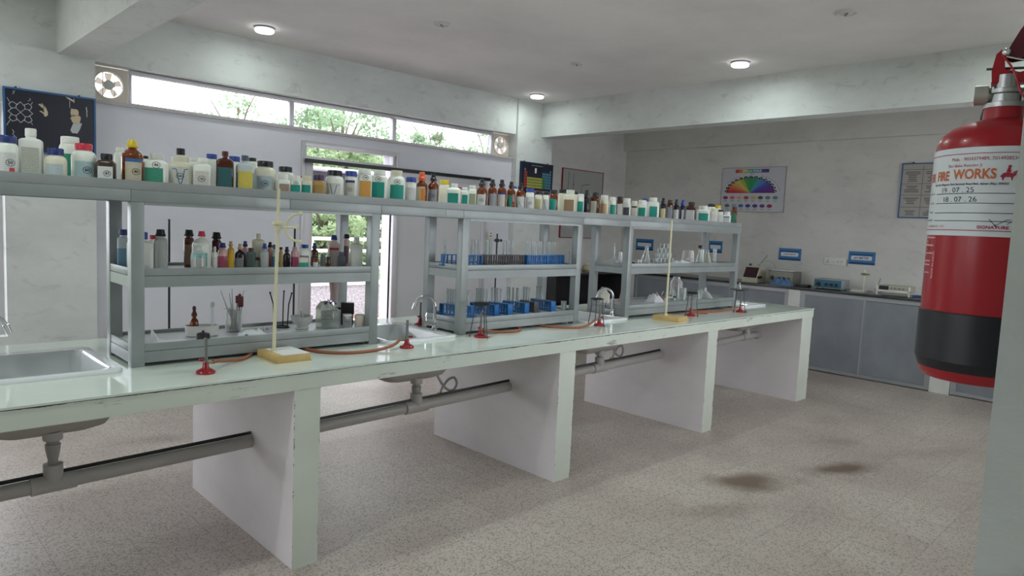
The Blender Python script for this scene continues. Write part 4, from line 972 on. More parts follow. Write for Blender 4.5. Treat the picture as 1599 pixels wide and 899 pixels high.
# beaker of tools
t = thing('beaker', 'glass beaker crammed with droppers and dissecting tools', 'beaker', (1.336, 3.27, LZ))
b = B(); b.lathe([(.034, 0), (.037, .003), (.037, .105), (.040, .110), (.0385, .110), (.0355, .104), (.0355, .005)], 28); obj('beaker_body', b, GLASS, t)
rnd = random.Random(3)
for i in range(11):
    a = rnd.uniform(0, 2*PI); r0 = rnd.uniform(.002, .026); r1 = rnd.uniform(.008, .034)
    p0 = Vector((r0*math.cos(a+2), r0*math.sin(a+2), .008)); p1 = Vector((r1*math.cos(a), r1*math.sin(a), .105))
    p2 = p0+(p1-p0)*rnd.uniform(.9, 1.0)
    t2 = thing('dropper', 'thin glass dropper leaning among the tools in the beaker', 'dropper', (1.336, 3.27, LZ), 0, 'glass droppers in the beaker')
    b = B(); b.rod(p0, p2, .0028, 6); obj('stem', b, pm('tool_tan_%d' % (i % 3), ((.42, .36, .28), (.30, .22, .16), (.55, .52, .48))[i % 3], .4), t2)
    b = B(); b.sphere(p2, .0045, 8, 5); obj('bulb', b, MATS['tool_tan_%d' % (i % 3)], t2)
for i, (a, r1, L) in enumerate(((2.9, .062, .20), (1.9, .020, .205), (2.2, .030, .185), (.4, .036, .19), (.2, .052, .195))):
    p0 = Vector((-.020*math.cos(a), -.010*math.sin(a), .006)); p1 = Vector((r1*math.cos(a), .3*r1*math.sin(a), L))
    p1 = Vector((p1.x*(-1 if False else 1), p1.y, p1.z)); k = .037/max(.037, abs(p1.x)*1.0)
    t2 = thing('inoculating_needle', 'thin dark wire needle sticking up from the beaker of tools', 'needle', (1.336, 3.27, LZ), 0, 'wire needles in the beaker')
    b = B(); b.tube([p0, Vector((p1.x*.45, p1.y*.45, .105)), p1], .0020, 6, .0009); obj('wire', b, DARKIRON, t2)
    b = B(); b.rod(Vector((p1.x*.45, p1.y*.45, .105)), Vector((p1.x*.45, p1.y*.45, .105)).lerp(p1, .35), .003, 6); obj('ferrule', b, STEEL, t2)
for i, (x, y, z0, z1) in enumerate(((.004, -.030, .140, .175), (.018, -.026, .118, .182), (.030, -.022, .120, .170))):
    t2 = thing('red_clamp', 'dark red rubber sleeve clipped above the beaker of tools', 'sleeve', (1.336, 3.27, LZ), 0, 'dark red sleeves on the tools')
    b = B(); b.box(x-.007, x+.007, y-.004, y+.004, z0, z1, .002); obj('sleeve', b, pm('dark_red_rubber', (.12, .01, .015), .5), t2)
    b = B(); b.rod((x*.6, y*.9, .008), (x, y, z0), .002, 6); obj('shank', b, DARKIRON, t2)
# crumpled papers
def crumple(name, label, x, y, z, w_, d_, h_, mat, seed, cat='paper', rz=0.0, n=9):
    rnd = random.Random(seed); b = B(); V = []
    for j in range(n):
        for i in range(n):
            u, v = i/(n-1)-.5, j/(n-1)-.5; e = max(0, 1-max(abs(u), abs(v))*2)
            V.append((u*w_+rnd.uniform(-.003, .003), v*d_+rnd.uniform(-.003, .003), .001+h_*min(1, e*2.2+.15)*rnd.uniform(.25, 1)))
    m = len(V); F = [(j*n+i, j*n+i+1, (j+1)*n+i+1, (j+1)*n+i) for j in range(n-1) for i in range(n-1)]
    V2 = [(p[0], p[1], 0) for p in V]
    F += [tuple(m+q for q in reversed(f)) for f in F]
    rim = [i for i in range(n)] + [j*n+n-1 for j in range(1, n)] + [(n-1)*n+i for i in range(n-2, -1, -1)] + [j*n for j in range(n-2, 0, -1)]
    for a, c in zip(rim, rim[1:]+rim[:1]): F.append((a, m+a, m+c, c))
    b.faces(V+V2, F)
    return tag(at(obj(name, b, mat, smooth=25), x, y, z, rz), label, cat)
crumple('crumpled_wrapper', 'crumpled white wrapper in front of the beaker of tools', 1.378, 3.16, LZ, .12, .07, .030, PAPER, 1, 'wrapper', -.3)
crumple('crumpled_wrapper', 'lilac tinged wrapper between the beaker and the upturned tripod', 1.475, 3.20, LZ, .10, .07, .026, pm('lilac_paper', (.58, .55, .64), .6), 2, 'wrapper', .2)
b = B(); b.lathe([(.007, 0), (.007, .012), (.004, .014)], 12); tag(at(obj('blue_bottlecap', b, pm('blue_bit', (.03, .22, .45), .4)), 1.322, 3.088, LZ), 'tiny blue plastic bead lying at the shelf edge', 'bottlecap')  # small loose blue bottle cap
b = B(); b.box(-.012, .012, -.008, .008, 0, .008, .002); tag(at(obj('cork', b, pm('cork', (.40, .28, .14), .8)), 1.425, 3.25, LZ), 'small brown cork behind the wrappers', 'cork')
# upturned tripod
t = thing('upturned_tripod', 'black tripod stand turned upside down on the lower shelf', 'tripod', (1.585, 3.285, LZ))
b = B(); b.tube(arc((0, 0, .004), .036, 0, 2*PI*23/24, 23, lambda x, y: (x, y, 0)), .0035, 8, closed=True); obj('ring', b, BLACKM, t)
for a in (PI*.95, -PI*.35, PI*.3):
    c_, s_ = math.cos(a), math.sin(a); b = B(); b.tube([(c_*.036, s_*.036, .004), (c_*.038, s_*.038, .05), (c_*.042, s_*.042, .12), (c_*.058, s_*.058, .175)], .0032, 8); b.sphere((c_*.058, s_*.058, .177), .0055, 8, 5); obj('leg', b, BLACKM, t)
# mortar and pestle
t = thing('mortar', 'pale ceramic mortar on the lower shelf', 'mortar', (1.650, 3.195, LZ))
b = B(); b.lathe([(.030, 0), (.034, .004), (.030, .012), (.026, .016), (.040, .028), (.050, .045), (.054, .062), (.056, .066), (.052, .067), (.048, .060), (.040, .040), (.02, .028), (.002, .026)], 32); obj('mortar_bowl', b, pm('glazed_grey', (.50, .51, .49), .25), t)
t = thing('pestle', 'ceramic pestle leaning out of the mortar', 'pestle', (1.650, 3.195, LZ))
b = B(); b.tube([(.008, .004, .037), (.003, .002, .055), (-.004, 0, .095)], .010, 12, .006); obj('shaft', b, MATS['glazed_grey'], t)
# box of petri dishes
t = thing('dish_box', 'hazy greenish plastic box packed with stacked glass dishes', 'box', (1.775, 3.17, LZ), -.45)
b = B(); b.box(-.055, .055, -.035, .035, .0, .100, .004); obj('box_shell', b, GREENG, t)
for i in range(4):
    t2 = thing('glass_dish', 'round glass dish stacked inside the hazy plastic box', 'dish', (1.775, 3.17, LZ+.008+i*.021), 0, 'stacked glass dishes')
    b = B(); b.lathe([(.028, 0), (.030, .002), (.030, .015), (.028, .016), (.028, .003)], 24); obj('dish_body', b, pm('dish_green', (.34, .37, .30), .25), t2)
crumple('crumpled_bag', 'crumpled clear plastic bag with dark stripes on the dish box', 1.762, 3.165, LZ+.101, .09, .055, .04, pm('bag_grey', (.46, .48, .44), .35), 5, 'bag', -.45)
b = B(); b.tube([(0, 0, .006), (.02, 0, .024), (.035, 0, .006)], .0035, 6); b.tube([(-.02, .004, .006), (-.005, .004, .028), (.008, .002, .006)], .0035, 6); tag(at(obj('rubber_band', b, pm('navy_band', (.02, .03, .10), .5)), 1.775, 3.150, LZ+.118, -.5), 'dark blue loops lying on the crumpled bag', 'band')
t = thing('black_box', 'black box with pale window standing behind a clear jar', 'box', (1.925, 3.225, LZ), -.5)
b = B(); b.box(-.034, .034, -.026, .026, .058, .118, .003); b.box(.010, .030, -.02, .02, 0, .058, .002); b.box(-.034, -.012, -.02, .02, 0, .058, .002); obj('box_shell', b, pm('black_plastic', (.03, .022, .03), .4), t)
b = B(); b.box(-.028, .012, -.018, .018, .0, .026, .002, at=(.0, 0, .1185)); obj('green_block', b, pm('dark_green', (.06, .14, .09), .5), t)
b = B(); b.tube([(-.034, 0, .085), (-.055, .005, .085), (-.085, .01, .068)], .007, 8); obj('arm', b, MATS['black_plastic'], t)
b = B(); R = []
rg = [(0, .020), (.04, .019), (.08, .024), (.12, .030), (.145, .034)]
b.lathe([(r, z) for z, r in rg], 18); o = tag(at(obj('striped_cloth', b, None), 1.905, 3.335, LZ+.118), 'roll of reddish striped cloth standing behind the black box', 'cloth')
m, tt, bb = new_mat('striped_cloth'); bb.inputs['Roughness'].default_value = .9
tc = tt.nodes.new('ShaderNodeTexCoord'); wv = tt.nodes.new('ShaderNodeTexWave'); wv.bands_direction = 'Z'; wv.inputs['Scale'].default_value = 42; wv.inputs['Distortion'].default_value = 3; tt.links.new(tc.outputs['Object'], wv.inputs['Vector'])
mx = tt.nodes.new('ShaderNodeMix'); mx.data_type = 'RGBA'; mx.inputs[6].default_value = (.30, .15, .14, 1); mx.inputs[7].default_value = (.72, .62, .58, 1); tt.links.new(wv.outputs[0], mx.inputs[0]); tt.links.new(mx.outputs[2], bb.inputs['Base Color'])
o.data.materials.clear(); o.data.materials.append(m)
t = thing('square_jar', 'small square clear jar with pale rim on the lower shelf', 'jar', (1.872, 3.135, LZ), -.4)
b = B(); b.loft([(0, .019, .019, 6), (.003, .021, .021, 6), (.062, .021, .021, 6), (.064, .019, .019, 6)]); obj('jar_body', b, thin_glass('grey_jar', (.45, .47, .47), .25, .2), t)
b = B(); b.loft([(.062, .022, .022, 6), (.069, .022, .022, 6), (.070, .020, .020, 6)]); obj('rim', b, WHITEP, t)
t = thing('cream_cup', 'cream wax coloured cylinder at the right end of the lower shelf', 'cup', (1.935, 3.115, LZ))
b = B(); b.lathe([(.024, 0), (.026, .003), (.027, .060), (.026, .066), (.022, .067), (.018, .063), (.002, .062)], 28); obj('cup_body', b, pm('cream_wax', (.66, .58, .48), .5), t)
b = B(); b.box(-.045, .045, -.06, .06, 0, .0025); tag(at(obj('shelf_paper', b, PAPER, smooth=0), 1.03, 3.13, LZ), 'white paper sheet lying on the lower shelf beside the trough', 'paper').location.z = LZ-.0

# ---------------------------------------------------------------- test tube racks
def tube_rack(label, x, y, z, rz, L, mat, n=6, group='blue test tube racks'):
    t = thing('test_tube_rack', label, 'test tube rack', (x, y, z), rz, group)
    D = .046; H = .068
    b = B(); b.box(-L/2-.012, L/2+.012, -D/2-.006, D/2+.006, 0, .009, .002); obj('base', b, mat, t)
    b = B(); b.box(-L/2, L/2, -D/2, D/2, H-.005, H, .001); obj('top_plate', b, mat, t)
    b = B(); b.box(-L/2, L/2, -D/2+.004, D/2-.004, .030, .033, .001); obj('middle_plate', b, mat, t)
    for s in (-1, 1):
        b = B(); b.box(s*(L/2-.003)-.004, s*(L/2-.003)+.004, -D/2, D/2, .009, H-.005, .001); obj('end_plate', b, mat, t)
    for i in range(n):
        u = -L/2+L*(i+.98)/(n+.96)
        b = B(); b.rod((u, -D/2+.008, .009), (u, -D/2+.008, H-.005), .0058, 10); obj('peg', b, mat, t)
    return t
def short(l):
    w_ = l.replace('test tube ', '').split(); return ' '.join(w_[:11])
TUBE0 = None
def test_tube(x, y, z, label, group):
    global TUBE0
    if TUBE0 is None:
        t = thing('test_tube', label, 'test tube', (x, y, z), 0, group)
        b = B(); b.lathe([(.001, 0), (.0045, .0012), (.0072, .0055), (.0076, .012), (.0076, .122), (.0088, .124), (.0076, .125), (.0066, .124), (.0066, .013), (.004, .004)], 14, cap0=True, cap1=True); obj('tube', b, TUBEG, t)
        TUBE0 = t; return t
    return dup(TUBE0, (x, y, z), 0, label, group)
RK = [ # label, x, y, z, rot, length, mat, tubes (slot numbers)
 ('blue test tube rack crossing the near post on the upper tray', 2.675, 3.19, MZ, -.32, .25, BLUEP, (0, 4, 8, 9, 10)),
 ('brown test tube rack with open left side on the upper tray', 2.915, 3.17, MZ, -.05, .17, BROWNR, (1, 3, 4)),
 ('brown test tube rack right of the other brown one, upper tray', 3.095, 3.19, MZ, -.05, .17, BROWNR, (0, 2, 3, 5)),
 ('blue test tube rack in the middle of three on the upper tray', 3.29, 3.17, MZ, 0, .19, BLUEP, (0, 1, 3, 4, 5, 7, 8)),
 ('blue test tube rack at the right end of the upper tray', 3.49, 3.19, MZ, 0, .17, BLUEP, (0, 1, 2, 4, 5, 6)),
 ('blue test tube rack behind the near post on the lower tray', 2.700, 3.25, LZ, -1.19, .22, BLUEP, (1, 2, 3, 4, 8, 9)),
 ('blue test tube rack seen behind the black topped tripod', 2.905, 3.23, LZ, -1.35, .20, BLUEP, (1, 2, 3, 4, 6)),
 ('blue test tube rack just right of the tripod on the lower tray', 3.03, 3.22, LZ, -1.5, .19, BLUEP, (0, 2, 3, 5)),
 ('blue test tube rack left of the brown one on the lower tray', 3.175, 3.22, LZ, -1.45, .19, BLUEP, (0, 1, 3, 5, 6)),
 ('single brown test tube rack on the lower tray', 3.295, 3.225, LZ, -1.57, .16, BROWNR, (1, 3, 5)),
 ('blue test tube rack at the right end of the lower tray', 3.44, 3.225, LZ, -1.57, .20, BLUEP, (1, 2, 3, 4)),
]
for q, (l, x, y, z, rz, L, mt, slots) in enumerate(RK):
    gr = 'blue test tube racks' if mt is BLUEP else 'brown test tube racks'
    tube_rack(l, x, y, z, rz, L, mt, 8, gr)
    for s in slots:
        u = -L/2+.016+(L-.032)*s/10; v = .007
        g = 'empty test tubes in the %s' % l.split(' ', 3)[0]
        test_tube(x+u*math.cos(rz)-v*math.sin(rz), y+u*math.sin(rz)+v*math.cos(rz), z+.0335, 'empty clear tube in the ' + short(l), 'test tubes in the ' + l.replace('test tube ', ''))
for i, x in enumerate((3.558, 3.582)):
    pass
t = thing('small_beaker', 'small glass beaker at the right end of the upper tray', 'beaker', (3.560, 3.10, MZ))
b = B(); b.lathe([(.012, 0), (.013, .003), (.013, .09), (.015, .093), (.0135, .093), (.0118, .088), (.0118, .004)], 18); obj('beaker_body', b, TUBEG, t)
for x, y in ((3.585, 3.30), (3.57, 3.26)):
    b = B(); b.lathe([(.010, 0), (.011, .003), (.011, .022), (.009, .025)], 14); tag(at(obj('red_bottle_cap', b, pm('deep_red', (.16, .01, .02), .4)), x-.02, y, MZ), 'dark red cap at the right end of the upper tray', 'cap', 'dark red caps beside the racks')
t = thing('small_beaker', 'small hazy beaker at the right end of the lower tray', 'beaker', (3.56, 3.14, LZ))
b = B(); b.lathe([(.016, 0), (.018, .003), (.019, .06), (.021, .063), (.019, .063), (.017, .058), (.016, .004)], 18); obj('beaker_body', b, PLAST, t)

# ---------------------------------------------------------------- glassware rack
def flask(label, x, y, z, kind, s=1.0, tilt=None, mat=GLASS, cat='flask', name='flask', group='glassware on the far rack'):
    t = thing(name, label, cat, (x, y, z), 0, group)
    P = dict(volumetric=[(.026, 0), (.030, .004), (.026, .022), (.010, .045), (.0055, .055), (.0055, .145), (.007, .150)],
             cone=[(.030, 0), (.033, .004), (.012, .075), (.011, .10), (.013, .104)],
             cylinder=[(.012, 0), (.013, .003), (.013, .088), (.015, .090)],
             beaker=[(.030, 0), (.032, .003), (.032, .080), (.035, .084)],
             round=[(.010, 0), (.030, .010), (.042, .035), (.040, .060), (.020, .085), (.014, .095), (.014, .115), (.017, .117)],
             jug=[(.034, 0), (.038, .005), (.038, .062), (.033, .075), (.016, .086), (.015, .10), (.018, .104)])[kind]
    P = [(r*s, zz*s) for r, zz in P]
    inner = [(max(.0005, r-.0015), zz) for r, zz in reversed(P[1:])]
    b = B(); b.lathe(P+inner, 22)
    if tilt:
        b.xform(Matrix.Rotation(tilt, 4, 'Y')); mz = min(v.co.z for v in b.bm.verts); b.xform(Matrix.Translation((0, 0, -mz)))
    obj('glass_body', b, mat, t)
    return t
flask('slender volumetric flask at the left end of the glassware shelf', 4.235, 3.25, MZ, 'volumetric', 1.05)
flask('short glass cylinder beside the volumetric flask', 4.30, 3.24, MZ, 'cylinder', 1.0, cat='cylinder', name='measuring_cylinder')
flask('curved glass bottle partly behind the near post', 4.36, 3.25, MZ, 'cone', .95)
flask('conical flask tilted against the blue notice, glassware shelf', 4.60, 3.22, MZ, 'cone', 1.3, .12)
flask('small squat beaker left of the little clamp stand', 4.39, 3.12, MZ, 'beaker', .45, cat='beaker', name='small_beaker')
t = thing('glass_rod', 'glass rod leaning beside the tilted flask', 'rod', (4.49, 3.15, MZ)); b = B(); b.rod((0, 0, .005), (.075, .03, .145), .0045, 8); obj('rod', b, TUBEG, t)
t = thing('clamp_stand', 'small dark clamp stand with white knob on the glassware shelf', 'stand', (4.455, 3.25, MZ), 0)
b = B(); b.box(-.03, .03, -.02, .02, 0, .012, .003); obj('base', b, DARKIRON, t); b = B(); b.rod((0, 0, .012), (0, 0, .155), .003, 8); obj('rod', b, DARKIRON, t)
b = B(); b.rod((-.045, 0, .135), (.045, 0, .135), .004, 8); obj('crossbar', b, STEEL, t); b = B(); b.sphere((-.05, 0, .135), .013, 12, 8); obj('knob', b, WHITEP, t)
# pyramid of nested clear cups
k = 0
for lvl, n in enumerate((5, 4, 3, 2)):
    for i in range(n):
        x = 4.93+(i-(n-1)/2)*.056; 
        t = thing('clear_cup', 'clear beaker in the stacked pyramid behind the far rod', 'cup', (x, 3.27, MZ+lvl*.041), 0, 'pyramid of stacked clear beakers')
        b = B(); b.lathe([(.018, 0), (.020, .002), (.023, .036), (.026, .0385), (.0245, .0395), (.0215, .036), (.0185, .003)], 16); obj('cup_body', b, PLAST, t)
t = thing('upturned_beaker', 'upturned wide beaker with peach coloured upper half, glassware shelf', 'beaker', (5.245, 3.23, MZ), 0)
b = B(); b.lathe([(.056, 0), (.055, .004), (.046, .100), (.040, .108), (.002, .109)], 28, cap0=False); obj('glass_body', b, PLAST, t)
b = B(); b.lathe([(.0515, .048), (.0468, .099), (.0402, .1085), (.002, .1098)], 28, cap0=False); obj('peach_film', b, thin_glass('peach_film', (.80, .62, .52), .35, .1), t)
flask('tall conical flask with dark stopper on the glassware shelf', 5.50, 3.27, MZ, 'cone', 1.25)
t = thing('dark_stopper', 'dark brown rubber stopper in the neck of a conical flask', 'stopper', (5.50, 3.27, MZ+.1305)); b = B(); b.lathe([(.012, -.01), (.017, .004), (.018, .022), (.016, .024)], 16); obj('stopper_body', b, pm('brown_rubber', (.05, .02, .015), .5), t)
flask('thin upright cylinder left of the stoppered flask', 5.42, 3.20, MZ, 'cylinder', 1.35, cat='cylinder', name='measuring_cylinder')
flask('conical flask with pale yellow tint near the right post', 5.60, 3.25, MZ, 'cone', 1.1, mat=thin_glass('yellow_glass', (.80, .80, .62), .22, .15))
flask('tall slim cylinder nearest the right post of the far rack', 5.67, 3.22, MZ, 'cylinder', 1.4, cat='cylinder', name='measuring_cylinder')
crumple('crumpled_bag', 'bright crumpled plastic bag at the foot of the beaker pyramid', 4.95, 3.12, MZ, .22, .08, .035, PAPER, 8, 'bag', 0)
crumple('brown_residue', 'small brown heap at the front edge of the glassware shelf', 5.10, 3.085, MZ, .07, .03, .018, pm('brown_heap', (.10, .07, .05), .9), 9, 'heap', 0)
b = B(); b.box(-.05, .05, -.015, .015, 0, .012, .003); tag(at(obj('dark_clip', b, BROWNR), 4.62, 3.10, MZ), 'flat dark clip lying before the tilted flask', 'clip')
b = B(); b.box(-.13, .04, -.02, .02, 0, .004, .001); tag(at(obj('glass_plate', b, PLAST), 5.66, 3.14, MZ), 'flat clear plate at the right end of the glassware shelf', 'plate')
# lower shelf of the far rack
t = thing('wash_bottle', 'cream square shouldered bottle behind the third sink tap', 'bottle', (4.235, 3.33, LZ), -.6)
b = B(); b.loft([(0, .040, .040, 5), (.004, .044, .044, 5), (.07, .044, .044, 5), (.092, .026, .026, 3), (.10, .022, .022, 2), (.118, .022, .022, 2), (.12, .018, .018, 2)]); obj('bottle_body', b, IVORY, t)
t = thing('yellow_brush', 'small tan handled brush leaning beside the cream bottle', 'brush', (4.40, 3.30, LZ)); b = B(); b.rod((0, 0, .004), (.02, 0, .07), .006, 8); obj('handle', b, pm('tan_wood', (.45, .33, .14), .6), t)
crumple('white_cloth', 'heap of white cloth on the lower shelf of the far rack', 4.70, 3.17, LZ, .16, .10, .075, pm('white_cloth', (.74, .75, .77), .8), 11, 'cloth')
for i, (x, y, c, l) in enumerate(((4.86, 3.26, (.30, .02, .02), 'dark red'), (4.90, 3.20, (.72, .70, .68), 'white'), (4.95, 3.27, (.40, .05, .04), 'bright red'), (4.99, 3.19, (.45, .6, .62), 'pale blue'))):
    t = thing('burette_clamp', '%s plastic valve part in the pile behind the far rod' % l, 'clamp', (x, y, LZ), .5*i, 'clamps and valves piled on the far lower shelf')
    b = B(); b.box(-.022, .022, -.01, .01, .0, .022, .004); obj('body', b, pm('clamp_%d' % i, c, .4), t)
    b = B(); b.tube([(0, 0, .022), (.01, 0, .05), (-.015, 0, .07)], .005, 8); obj('jaw', b, pm('clamp_j%d' % i, (.5, .5, .48), .4), t)
    b = B(); b.rod((-.03, 0, .035), (.03, 0, .035), .004, 8); obj('screw', b, DARKIRON, t)
t = thing('labelled_jug', 'clear plastic container with red lettering standing behind stacked cups', 'container', (5.20, 3.30, LZ))
b = B(); b.loft([(0, .042, .042, 4), (.004, .046, .046, 4), (.14, .046, .046, 4), (.165, .030, .030, 2.5), (.185, .030, .030, 2)]); obj('container_body', b, PLAST, t)
b = B(); patch(b, .046, 4, .09, .13, .5, .001); obj('label', b, label_mat('red_print', (.62, .55, .53), (.5, .05, .04), 200, .9), t, rotz=-1.0)
for i in range(3):
    t = thing('stacked_cup', 'hazy plastic cup nested in the stack before the lettered container', 'cup', (5.10, 3.17, LZ+i*.024), 0, 'nested hazy plastic cups')
    b = B(); b.lathe([(.022, 0), (.024, .002), (.032, .055), (.034, .058), (.031, .056), (.0235, .004)], 20); obj('cup_body', b, PLAST, t)
flask('small conical flask right of the nested cups on the lower shelf', 5.30, 3.14, LZ, 'cone', .75)
flask('slim cylinder between the cups and the funnel', 5.38, 3.16, LZ, 'cylinder', .95, cat='cylinder', name='measuring_cylinder')
t = thing('glass_funnel', 'clear wide funnel lying mouth down on the far lower shelf', 'funnel', (5.52, 3.2, LZ)); b = B(); b.lathe([(.07, 0), (.068, .004), (.03, .05), (.010, .062), (.008, .09), (.0065, .09), (.0085, .06), (.028, .048), (.066, .003)], 26); obj('cone', b, PLAST, t)
b = B(); b.box(-.10, .10, -.05, .05, 0, .006, .001); tag(at(obj('glass_plate', b, PLAST), 5.63, 3.33, LZ), 'flat clear tray at the far end of the lower shelf', 'plate')

# ================================================================ BURNERS, TRIPODS, STANDS ON THE BENCH
def burner(x, y, label, rz=0.0, sx=1.0):
    t = thing('bunsen_burner', label, 'burner', (x, y, BZ), rz, 'red bunsen burners along the bench')
    b = B(); b.lathe([(.036*sx, 0), (.037*sx, .006), (.034*sx, .012), (.016, .020), (.012, .030), (.011, .045)], 28); obj('base', b, REDP, t)
    b = B(); b.lathe([(.009, .045), (.009, .062), (.0065, .064), (.0065, .137), (.0075, .138), (.0075, .143), (.005, .143)], 16); obj('barrel', b, pm('burner_barrel', (.20, .20, .19), .4, .7), t)
    b = B(); b.rod((-.008, 0, .057), (-.020, 0, .057), .004, 8); b.lathe([(.003, -.006), (.009, -.005), (.009, .005), (.003, .006)], 12, (-.022, 0, .057)); obj('air_valve', b, REDP, t)
    b = B(); b.rod((.008, 0, .040), (.034, 0, .040), .0048, 8); obj('gas_inlet', b, BRASS, t)
burner(1.034, 2.80, 'red bunsen burner nearest the camera, left of the first wooden box', .3)
burner(2.056, 2.862, 'red bunsen burner in front of the second sink', 2.7)
burner(2.585, 3.465, 'red bunsen burner behind the gooseneck tap of the second sink', .5)
burner(2.612, 2.925, 'red bunsen burner standing under the black topped tripod', .5)
burner(3.640, 2.885, 'red bunsen burner under the tripod at the third sink', 2.8)
burner(4.790, 2.890, 'dark bunsen burner under the tripod right of the far wooden box', .3)
burner(5.470, 2.830, 'red bunsen burner under the wire gauze tripod at the far end', 2.8)
def tripod(x, y, label, top='ring', h=.195, R=.042, rz=0.0):
    t = thing('tripod_stand', label, 'tripod', (x, y, BZ), rz, 'tripods over the burners')
    b = B(); b.tube(arc((0, 0, h), R, 0, 2*PI*23/24, 23, lambda x, y: (x, y, 0)), .0042, 8, closed=True); obj('ring', b, BLACKM, t)
    for k in range(3):
        a = 2*PI*k/3+.45; c, s = math.cos(a), math.sin(a); b = B(); b.tube([(c*R, s*R, h), (c*R*1.05, s*R*1.05, h*.6), (c*R*1.45, s*R*1.45, .006)], .0032, 8); b.use(pm('leg_iron', (.10, .10, .10), .35, .6)); obj('leg', b, MATS['leg_iron'], t)
        b = B(); b.sphere((c*R*1.46, s*R*1.46, .006), .0058, 8, 6); obj('foot', b, REDP if 'black topped' in label else BLACKM, t)
    if top == 'gauze':
        b = B(); b.box(-.072, .072, -.072, .072, h+.0045, h+.0065); obj('gauze_plate', b, pm('gauze', (.10, .10, .10), .6, .5), t)
    if top == 'black':
        b = B(); b.lathe([(R+.002, h+.0045), (R+.004, h+.012), (R-.004, h+.014), (.002, h+.014)], 24); obj('top_plate', b, BLACKM, t)
tripod(2.622, 2.935, 'black topped tripod in front of the test tube rack, red feet', 'black', .187, .043)
tripod(3.615, 2.895, 'thin tripod in front of the third sink tap', 'ring', .183, .042, .3)
tripod(4.785, 2.885, 'dark tripod right of the far wooden box', 'black', .178, .038, .2)
tripod(5.465, 2.850, 'tripod with square wire gauze at the far end of the bench', 'gauze', .185, .042, .5)
t = thing('small_flask', 'tiny clear flask standing on the wire gauze', 'flask', (5.465, 2.85, BZ+.1915)); b = B(); b.lathe([(.016, 0), (.018, .003), (.006, .035), (.006, .055), (.008, .057)], 16); obj('flask_body', b, TUBEG, t)
def gas_hose(P, label):
    b = B(); b.tube(smooth_path(P, 8), .0078, 10); tag(obj('rubber_hose', b, RUBBER), label, 'hose', 'orange rubber gas hoses')
zb = BZ+.0085
gas_hose([(1.066, 2.811, BZ+.040), (1.10, 2.85, BZ+.034), (1.17, 2.92, BZ+.016), (1.25, 2.965, zb), (1.318, 3.033, zb), (1.36, 3.12, zb), (1.42, 3.3, zb)], 'orange rubber hose from the nearest burner running under the shelf')
gas_hose([(1.56, 3.25, zb), (1.59, 3.06, zb), (1.625, 2.93, zb), (1.72, 2.855, zb), (1.86, 2.845, zb), (1.96, 2.85, BZ+.022), (2.022, 2.878, BZ+.040)], 'orange rubber hose curving along the bench to the burner at the second sink')
gas_hose([(2.645, 2.943, BZ+.040), (2.71, 2.985, BZ+.024), (2.80, 2.985, zb), (2.90, 2.95, zb), (2.98, 2.98, zb), (3.04, 3.05, zb), (3.07, 3.2, zb)], 'orange rubber hose from the burner under the black topped tripod')
gas_hose([(3.22, 3.2, zb), (3.24, 3.03, zb), (3.30, 2.93, zb), (3.42, 2.87, zb), (3.52, 2.875, BZ+.02), (3.606, 2.897, BZ+.040)], 'orange rubber hose leading to the burner at the third sink')
gas_hose([(4.823, 2.90, BZ+.040), (4.88, 2.915, BZ+.02), (4.97, 2.92, zb), (5.06, 2.90, zb)], 'short orange rubber hose right of the dark burner')
gas_hose([(4.98, 3.12, zb), (5.07, 3.01, zb), (5.20, 2.93, zb), (5.35, 2.86, BZ+.02), (5.436, 2.842, BZ+.040)], 'orange rubber hose leading to the farthest burner')
def box_stand(x, y, rz, label, h, paper, clampz, lean=(0, 0), big=True):
    t = thing('box_stand', label, 'stand', (x, y, BZ), rz, 'cream plastic rods on wooden boxes')
    b = B(); b.use(BOXY).box(0, .158, 0, .205, .0, .034, .002); b.box(-.003, .161, -.003, .208, 0, .004); obj('wooden_box', b, BOXY, t)
    if paper: b = B(); b.box(.028, .155, .004, .185, .0342, .0350); obj('paper_sheet', b, PAPER, t, smooth=0)
    rx, ry = .040, .120
    b = B(); b.lathe([(.014, .0345), (.014, .046), (.010, .048)], 16, (rx, ry, 0)); obj('rod_socket', b, CREAMP, t)
    b = B(); b.rod((rx, ry, .046), (rx+lean[0], ry+lean[1], h), .0082, 12, .0066); obj('rod', b, CREAMP, t)
    if big:
        f = (clampz-.046)/(h-.046); px, py = rx+lean[0]*f, ry+lean[1]*f
        b = B(); b.lathe([(.012, -.024), (.017, .008), (.024, .010), (.024, .022), (.012, .024)], 16, (px, py, clampz)); obj('clamp_boss', b, CREAMP, t)
        c, s = math.cos(-.72), math.sin(-.72); f2 = lambda u, v: (u*c, u*s, v)
        b = B(); P = [Vector((px, py, clampz))+Vector(f2(.098+.062*math.cos(a), .062*math.sin(a))) for a in [PI*.5+PI*i/14 for i in range(15)]]
        b.tube(P, .0058, 10); b.sphere(P[0], .010, 10, 7); b.sphere(P[-1], .010, 10, 7); obj('clamp_jaw', b, CREAMP, t)
        b = B(); b.rod(Vector((px, py, clampz)), Vector((px, py, clampz))+Vector(f2(.082, .0)), .0055, 8); b.rod(Vector((px, py, clampz))+Vector(f2(.084, -.006)), Vector((px, py, clampz))+Vector(f2(.094, .008)), .006, 8); obj('clamp_screw', b, CREAMP, t)
    else:
        f = (clampz-.046)/(h-.046); px, py = rx+lean[0]*f, ry+lean[1]*f
        b = B(); b.rod((px, py, clampz), (px+.03, py-.03, clampz), .004, 8); b.lathe([(.009, -.01), (.009, .01)], 12, (px, py, clampz)); obj('clamp_boss', b, CREAMP, t)
box_stand(1.345, 2.820, 0, 'cream plastic rod with curved clamp on the nearest yellow wooden box',   .760, True, .592, (.012, .0))
